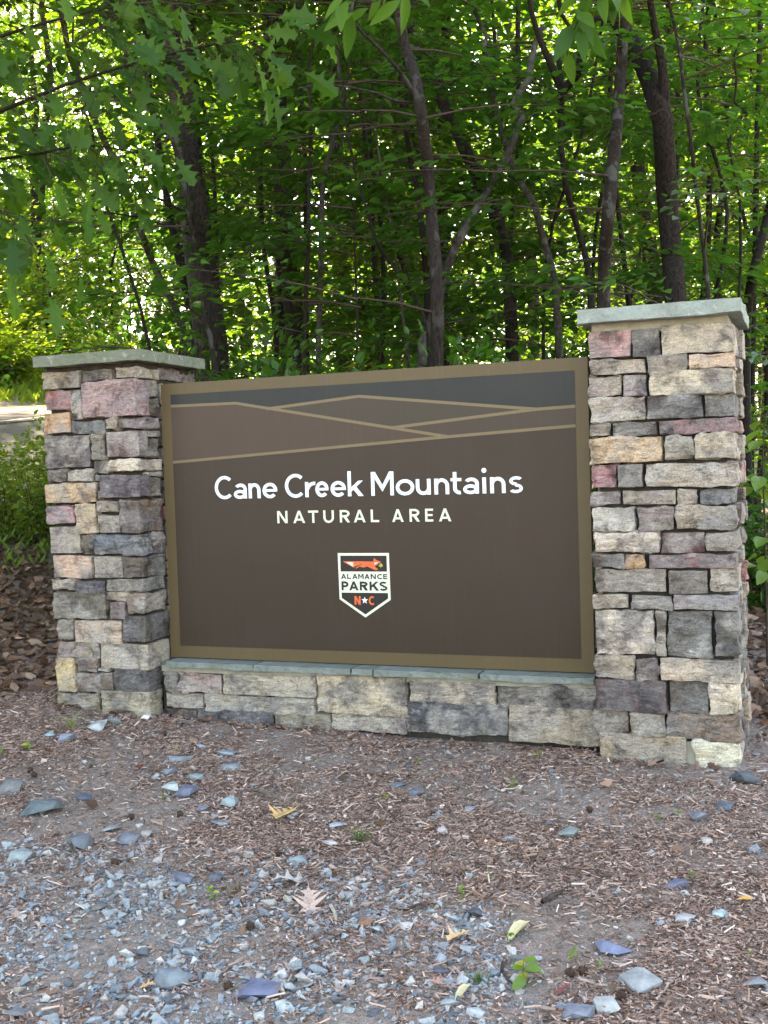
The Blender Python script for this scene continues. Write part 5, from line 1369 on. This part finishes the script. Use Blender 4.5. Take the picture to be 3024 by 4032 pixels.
# dry leaf litter on the banks behind the sign
DRY = m_islands("dry_leaves", [(0, (0.058, 0.034, 0.023)), (.2, (0.125, 0.075, 0.051)), (.4, (0.192, 0.120, 0.083)), (.6, (0.096, 0.054, 0.037)), (.75, (0.269, 0.176, 0.126)), (.88, (0.182, 0.092, 0.056)), (1, (0.384, 0.272, 0.204))], .8, .2, .15, (1.2, 1, .8))
LIT_V = np.array([(0, 0, 0), (.3, .45, .16), (.72, .34, .05), (1, 0, .20), (.72, -.34, .12), (.3, -.45, .05)])
x, y, rng = scat(46000, 45, 5.6, 15.5, .62)
s_, t_ = road_coords(x, y); keep = free(x, y, .02) & (s_ > 3.2) & (((y > .55) | (x < -1.0) | (x > 3.6)))
x, y = x[keep], y[keep]
dx = np.concatenate([rng.uniform(-.65, .0, 34), rng.uniform(.02, 2.45, 110), rng.uniform(2.5, 3.2, 26), rng.uniform(-.8, 3.4, 170)]); dy = np.concatenate([-.205 - np.abs(rng.normal(0, .05, 34)), -.115 - np.abs(rng.normal(0, .05, 110)), -.21 - np.abs(rng.normal(0, .05, 26)), rng.uniform(-3., -.3, 170)])
nd = len(x); x = np.concatenate([x, dx]); y = np.concatenate([y, dy]); n = len(x); a = rng.uniform(0, 6.283, n)
z = ground_height(x, y) + .018 * smooth_noise(x, y, 1.7, 3.1) + np.where(np.arange(n) < nd, rng.uniform(.0, .035, n), rng.uniform(.006, .016, n))
nr = rng.normal(0, .45, (n, 3)); nr[:, 2] += 1; ln = np.where(np.arange(n) < nd, rng.uniform(.05, .12, n), rng.uniform(.018, .06, n))
V, F = scatter_template(LIT_V, LEAF_F, np.stack([x, y, z], -1), np.stack([np.cos(a), np.sin(a), rng.normal(0, .3, n)], -1), nr, ln, ln * rng.uniform(.5, .9, n))
tag(link("leaf_litter", npmesh("leaf_litter", V, F), DRY), 'brown dry leaf litter covering the wood floor beside the pillars', 'leaf litter', kind='stuff')

# green growth below the shoulder
BL_V = np.array([(0, -.5, 0), (0, .5, 0), (.55, .38, .05), (1, 0, -.08), (.55, -.38, .05)])
rng = np.random.default_rng(46); n = 26000
s_ = rng.uniform(1.5, 4.6, n); t_ = rng.uniform(-12, 12, n); keep = rng.uniform(0, 1, n) < np.clip((4.7 - s_) / 2.2, 0, 1); s_, t_ = s_[keep], t_[keep]; n = len(s_)
x, y = road_point(s_, t_); z = ground_height(x, y)
a = rng.uniform(0, 6.283, n); h_ = rng.uniform(.06, .2, n)
V, F = scatter_template(np.array([(0, -.5, 0), (.5, -.45, .0), (1, 0, .0), (.5, .45, 0), (0, .5, 0)]), np.array([(0, 1, 2, 3), (0, 3, 4, 0)])[:1], np.stack([x, y, z], -1), np.stack([.6 * np.cos(a), .6 * np.sin(a), np.ones(n)], -1), np.stack([-np.sin(a), np.cos(a), np.zeros(n)], -1), h_, h_ * .22)
tag(link("grass", npmesh("grass", V, F), LEAF_BRIGHT), 'green grass and weeds below the road shoulder', 'grass', kind='stuff')
n = 14000; s_ = -7.6 - rng.uniform(0, 4, n) ; t_ = rng.uniform(-14, 22, n); x, y = road_point(s_, t_); z = ground_height(x, y); a = rng.uniform(0, 6.283, n); h_ = rng.uniform(.15, .45, n)
V, F = scatter_template(np.array([(0, -.5, 0), (.5, -.45, .0), (1, 0, .0), (.5, .45, 0), (0, .5, 0)]), np.array([(0, 1, 2, 3)]), np.stack([x, y, z], -1), np.stack([.6 * np.cos(a), .6 * np.sin(a), np.ones(n)], -1), np.stack([-np.sin(a), np.cos(a), np.zeros(n)], -1), h_, h_ * .25)
tag(link("bank_grass", npmesh("bank_grass", V, F), LEAF_SUNNY), 'tall sunlit grass on the bank across the road', 'grass', kind='stuff')

# ------------------------------------------------------------------ rocks, seed balls, dry leaves, twigs, seedlings, tufts
def m_rock():
    s = NB("slate_rock"); oi = s.new("ShaderNodeObjectInfo"); v = s.coords(); a = s.noise(v, 14, 5, .65); b = s.noise(v, 90, 3)
    c = s.mix(s.ramp(a, [(.35, 0), (.65, 1)]), s.mix(1., oi.outputs["Color"], (.6, .6, .62), 'MULTIPLY'), s.mix(1., oi.outputs["Color"], (1.15, 1.15, 1.12), 'MULTIPLY'))
    c = s.mix(s.ramp(a, [(.66, 0), (.74, .5)]), c, (.52, .53, .50))
    return s.fin(c, .75, .35, s.bump(b, .5, .003, s.bump(a, .7, .01)))
ROCK = m_rock()
def g2(x, y): return gz(x, y) + .018 * noise.noise((x * 1.7 + 3.1, y * 1.7 - 3.1, 3.1 * .7)) + .010 * noise.noise((x * 6 + 9.2, y * 6 - 9.2, 9.2 * .7))
for i, (x, y, z, wd_, hh, col, lab) in enumerate(DATA['rocks']):
    TV, TF = rock_template(60 + i, 11, .6)
    r = random.Random(i)
    dep = max(.55 * wd_, min(hh * 1.6, wd_ * 1.2)); hgt = min(max(hh * .62, .22 * wd_), wd_ * .95)
    a = YAW + r.uniform(-.25, .25); ca, sa = math.cos(a), math.sin(a)
    P = TV * np.array([wd_, dep, hgt * 1.15])
    P = np.stack([P[:, 0] * ca - P[:, 1] * sa, P[:, 0] * sa + P[:, 1] * ca, P[:, 2]], -1)
    if x > 3.1 and y > .05: x += .06
    cx, cy = x - sa * dep * .35, y + ca * dep * .35
    if y < -.3 or x > 3.1: pass
    me = npmesh("rock", P, TF)
    o = link("rock", me, ROCK, None, (cx, cy, g2(cx, cy) + hgt * .30 + .004)); o.color = (*lin(desat(col, .46), .74), 1)
    tag(o, lab, 'rock', 'loose rocks in front of the sign')

BALL = m_noisy("seed_ball_husk", (.03, .018, .012), (.085, .05, .035), 60)
bm = bmesh.new(); bmesh.ops.create_icosphere(bm, subdivisions=3, radius=.5)
for v in bm.verts: v.co *= .78
ret = [f for f in bm.faces]
for k, f in enumerate(ret):
    if k % 9 == 0:
        c = f.calc_center_median(); nv = bmesh.ops.poke(bm, faces=[f])['verts'][0]; nv.co = c.normalized() * .56
ballme = bpy.data.meshes.new("seed_ball"); bm.to_mesh(ballme); bm.free(); ballme.materials.append(BALL)
BL = ['dark spiky seed ball in the mulch left of centre, above the gravel', 'dark spiky seed ball beside a green sprout at left', 'dark spiky seed ball at the upper left gravel edge', 'dark spiky seed ball by the long forked twig', 'dark spiky seed ball in the middle of the gravel', 'dark spiky seed ball left of the long purple slab', 'dark spiky seed ball near the left end of the base wall', 'dark spiky seed ball at far left, right one of two', 'dark spiky seed ball at far left, left one of two', 'dark spiky seed ball in front of the right pillar', 'dark spiky seed ball below the largest seedling, left of the twins', 'dark spiky seed ball below the largest seedling, right of the twins', 'dark spiky seed ball on the pale boulder edge']
for (x, y, z), lab in zip(DATA['balls'], BL):
    o = link("seed_ball", ballme, None, None, (x, y, g2(x, y) + .013)); o.scale = (.034,) * 3; o.rotation_euler = (random.uniform(0, 6), random.uniform(0, 6), 0)
    tag(o, lab, 'seed ball', 'spiky sweetgum seed balls')

for i, (x, y, z, size, col, lab) in enumerate(DATA['leaves']):
    me = oak_leaf_mesh(40 + i) if i % 3 == 0 or 'oak' in lab else oval_leaf_mesh(40 + i)
    r = random.Random(i)
    curl = r.uniform(.3, 1.0)
    for v in me.vertices:
        u, q, h_ = v.co; v.co.z = h_ + curl * 1.2 * q * q + .25 * curl * (u - .5) ** 2
        if 'curled' in lab: v.co.y *= .55; v.co.z += .9 * abs(q) * abs(q)
    me.materials.clear(); me.materials.append(m_noisy("dry_leaf_%s" % lab.split()[0], lin(col, .7), lin(col, 1.05), 30, .8))
    a = r.uniform(0, 6.28)
    o = link("dry_leaf", me, None, None, (x, y, g2(x, y) + .018)); o.scale = (size * 1.15,) * 3; o.rotation_euler = (r.uniform(-.3, .3), r.uniform(-.25, .1), a)
    tag(o, lab, 'leaf', 'dry leaves lying in front of the sign')

for pts, wd_, lab in DATA['twigs']:
    P = resample([(p[0], p[1], g2(p[0], p[1]) + wd_ * .6 + .006) for p in pts], .02)
    P = P + np.random.default_rng(len(lab)).normal(0, .0018, P.shape)
    V, F = tube_arrays(P, np.linspace(wd_, wd_ * .5, len(P)), 6, .08, 1)
    pale = 'pale' in lab
    tag(link("twig", npmesh("twig", V, F, True), m_noisy("stick_pale", (.25, .2, .15), (.4, .34, .28), 50) if pale else TWIG, None), lab, 'twig', 'fallen twigs and sticks')

SEEDL = [oval_leaf_mesh(80 + i) for i in range(3)]
for me in SEEDL: me.materials.append(LEAF_BRIGHT)
SEEDY = [oval_leaf_mesh(90 + i) for i in range(2)]
for me in SEEDY: me.materials.append(LEAF_YELLOW)
for i, (x, y, z, size, n, lab) in enumerate(DATA['seed']):
    rng = np.random.default_rng(300 + i); zz = g2(x, y)
    root = empty("seedling", (x, y, zz)); tag(root, lab, 'seedling', 'small seedlings in the mulch')
    H = size * .8
    P = np.array([(x, y, zz - .01), (x + rng.normal(0, .1) * size, y, zz + H * .5), (x + rng.normal(0, .15) * size, y, zz + H)])
    V, F = tube_arrays(P, [.0022, .0018, .0012], 5); link("stem", npmesh("stem", V, F, True), LEAF_BRIGHT, root)
    for k in range(n):
        a = rng.uniform(0, 6.28); f = rng.uniform(.3, 1) if n > 3 else 1
        b = P[0] + (P[2] - P[0]) * f; ax = (math.cos(a), math.sin(a), rng.uniform(-.2, .6))
        ylw = (k < 2 and ('yellow' in lab)) or ('red tips' in lab and k == 0)
        place_leaf(root, (SEEDY if ylw else SEEDL)[rng.integers(0, 2)], b, ax, (rng.normal(0, .3), -.5, 1), size * rng.uniform(.4, .62))

STRAW = m_noisy("straw", (.30, .22, .13), (.45, .36, .24), 40)
GR_G = leaf_mat("grass_green", [(.05, .12, .02), (.09, .17, .03)], .3); GR_Y = leaf_mat("grass_yellow", [(.20, .24, .05), (.32, .30, .09), (.13, .19, .04)], .3, (1.5, 1.4, .6))
for i, (x, y, z, size, kind, lab) in enumerate(DATA['tuft']):
    rng = np.random.default_rng(400 + i); zz = g2(x, y); root = empty("grass_tuft", (x, y, zz)); tag(root, lab, 'grass tuft', 'grass tufts in the mulch')
    parts = []
    for k in range(34 if kind != 'd' else 22):
        a = rng.uniform(0, 6.28); L = size * rng.uniform(.4, 1.1); sp = rng.uniform(.15, .8)
        b = np.array([x + rng.normal(0, .012), y + rng.normal(0, .012), zz - .005])
        P = np.array([b, b + np.array([math.cos(a) * sp * L * .4, math.sin(a) * sp * L * .4, L * .45]), b + np.array([math.cos(a) * sp * L, math.sin(a) * sp * L, L * (.75 - .3 * sp)])])
        parts.append(tube_arrays(resample(P, L / 6), np.linspace(.0016, .0004, len(resample(P, L / 6))), 3))
    V, F = join_arrays(parts); link("blades", npmesh("blades", V, F, True), {'g': GR_G, 'y': GR_Y, 'd': STRAW}[kind], root)
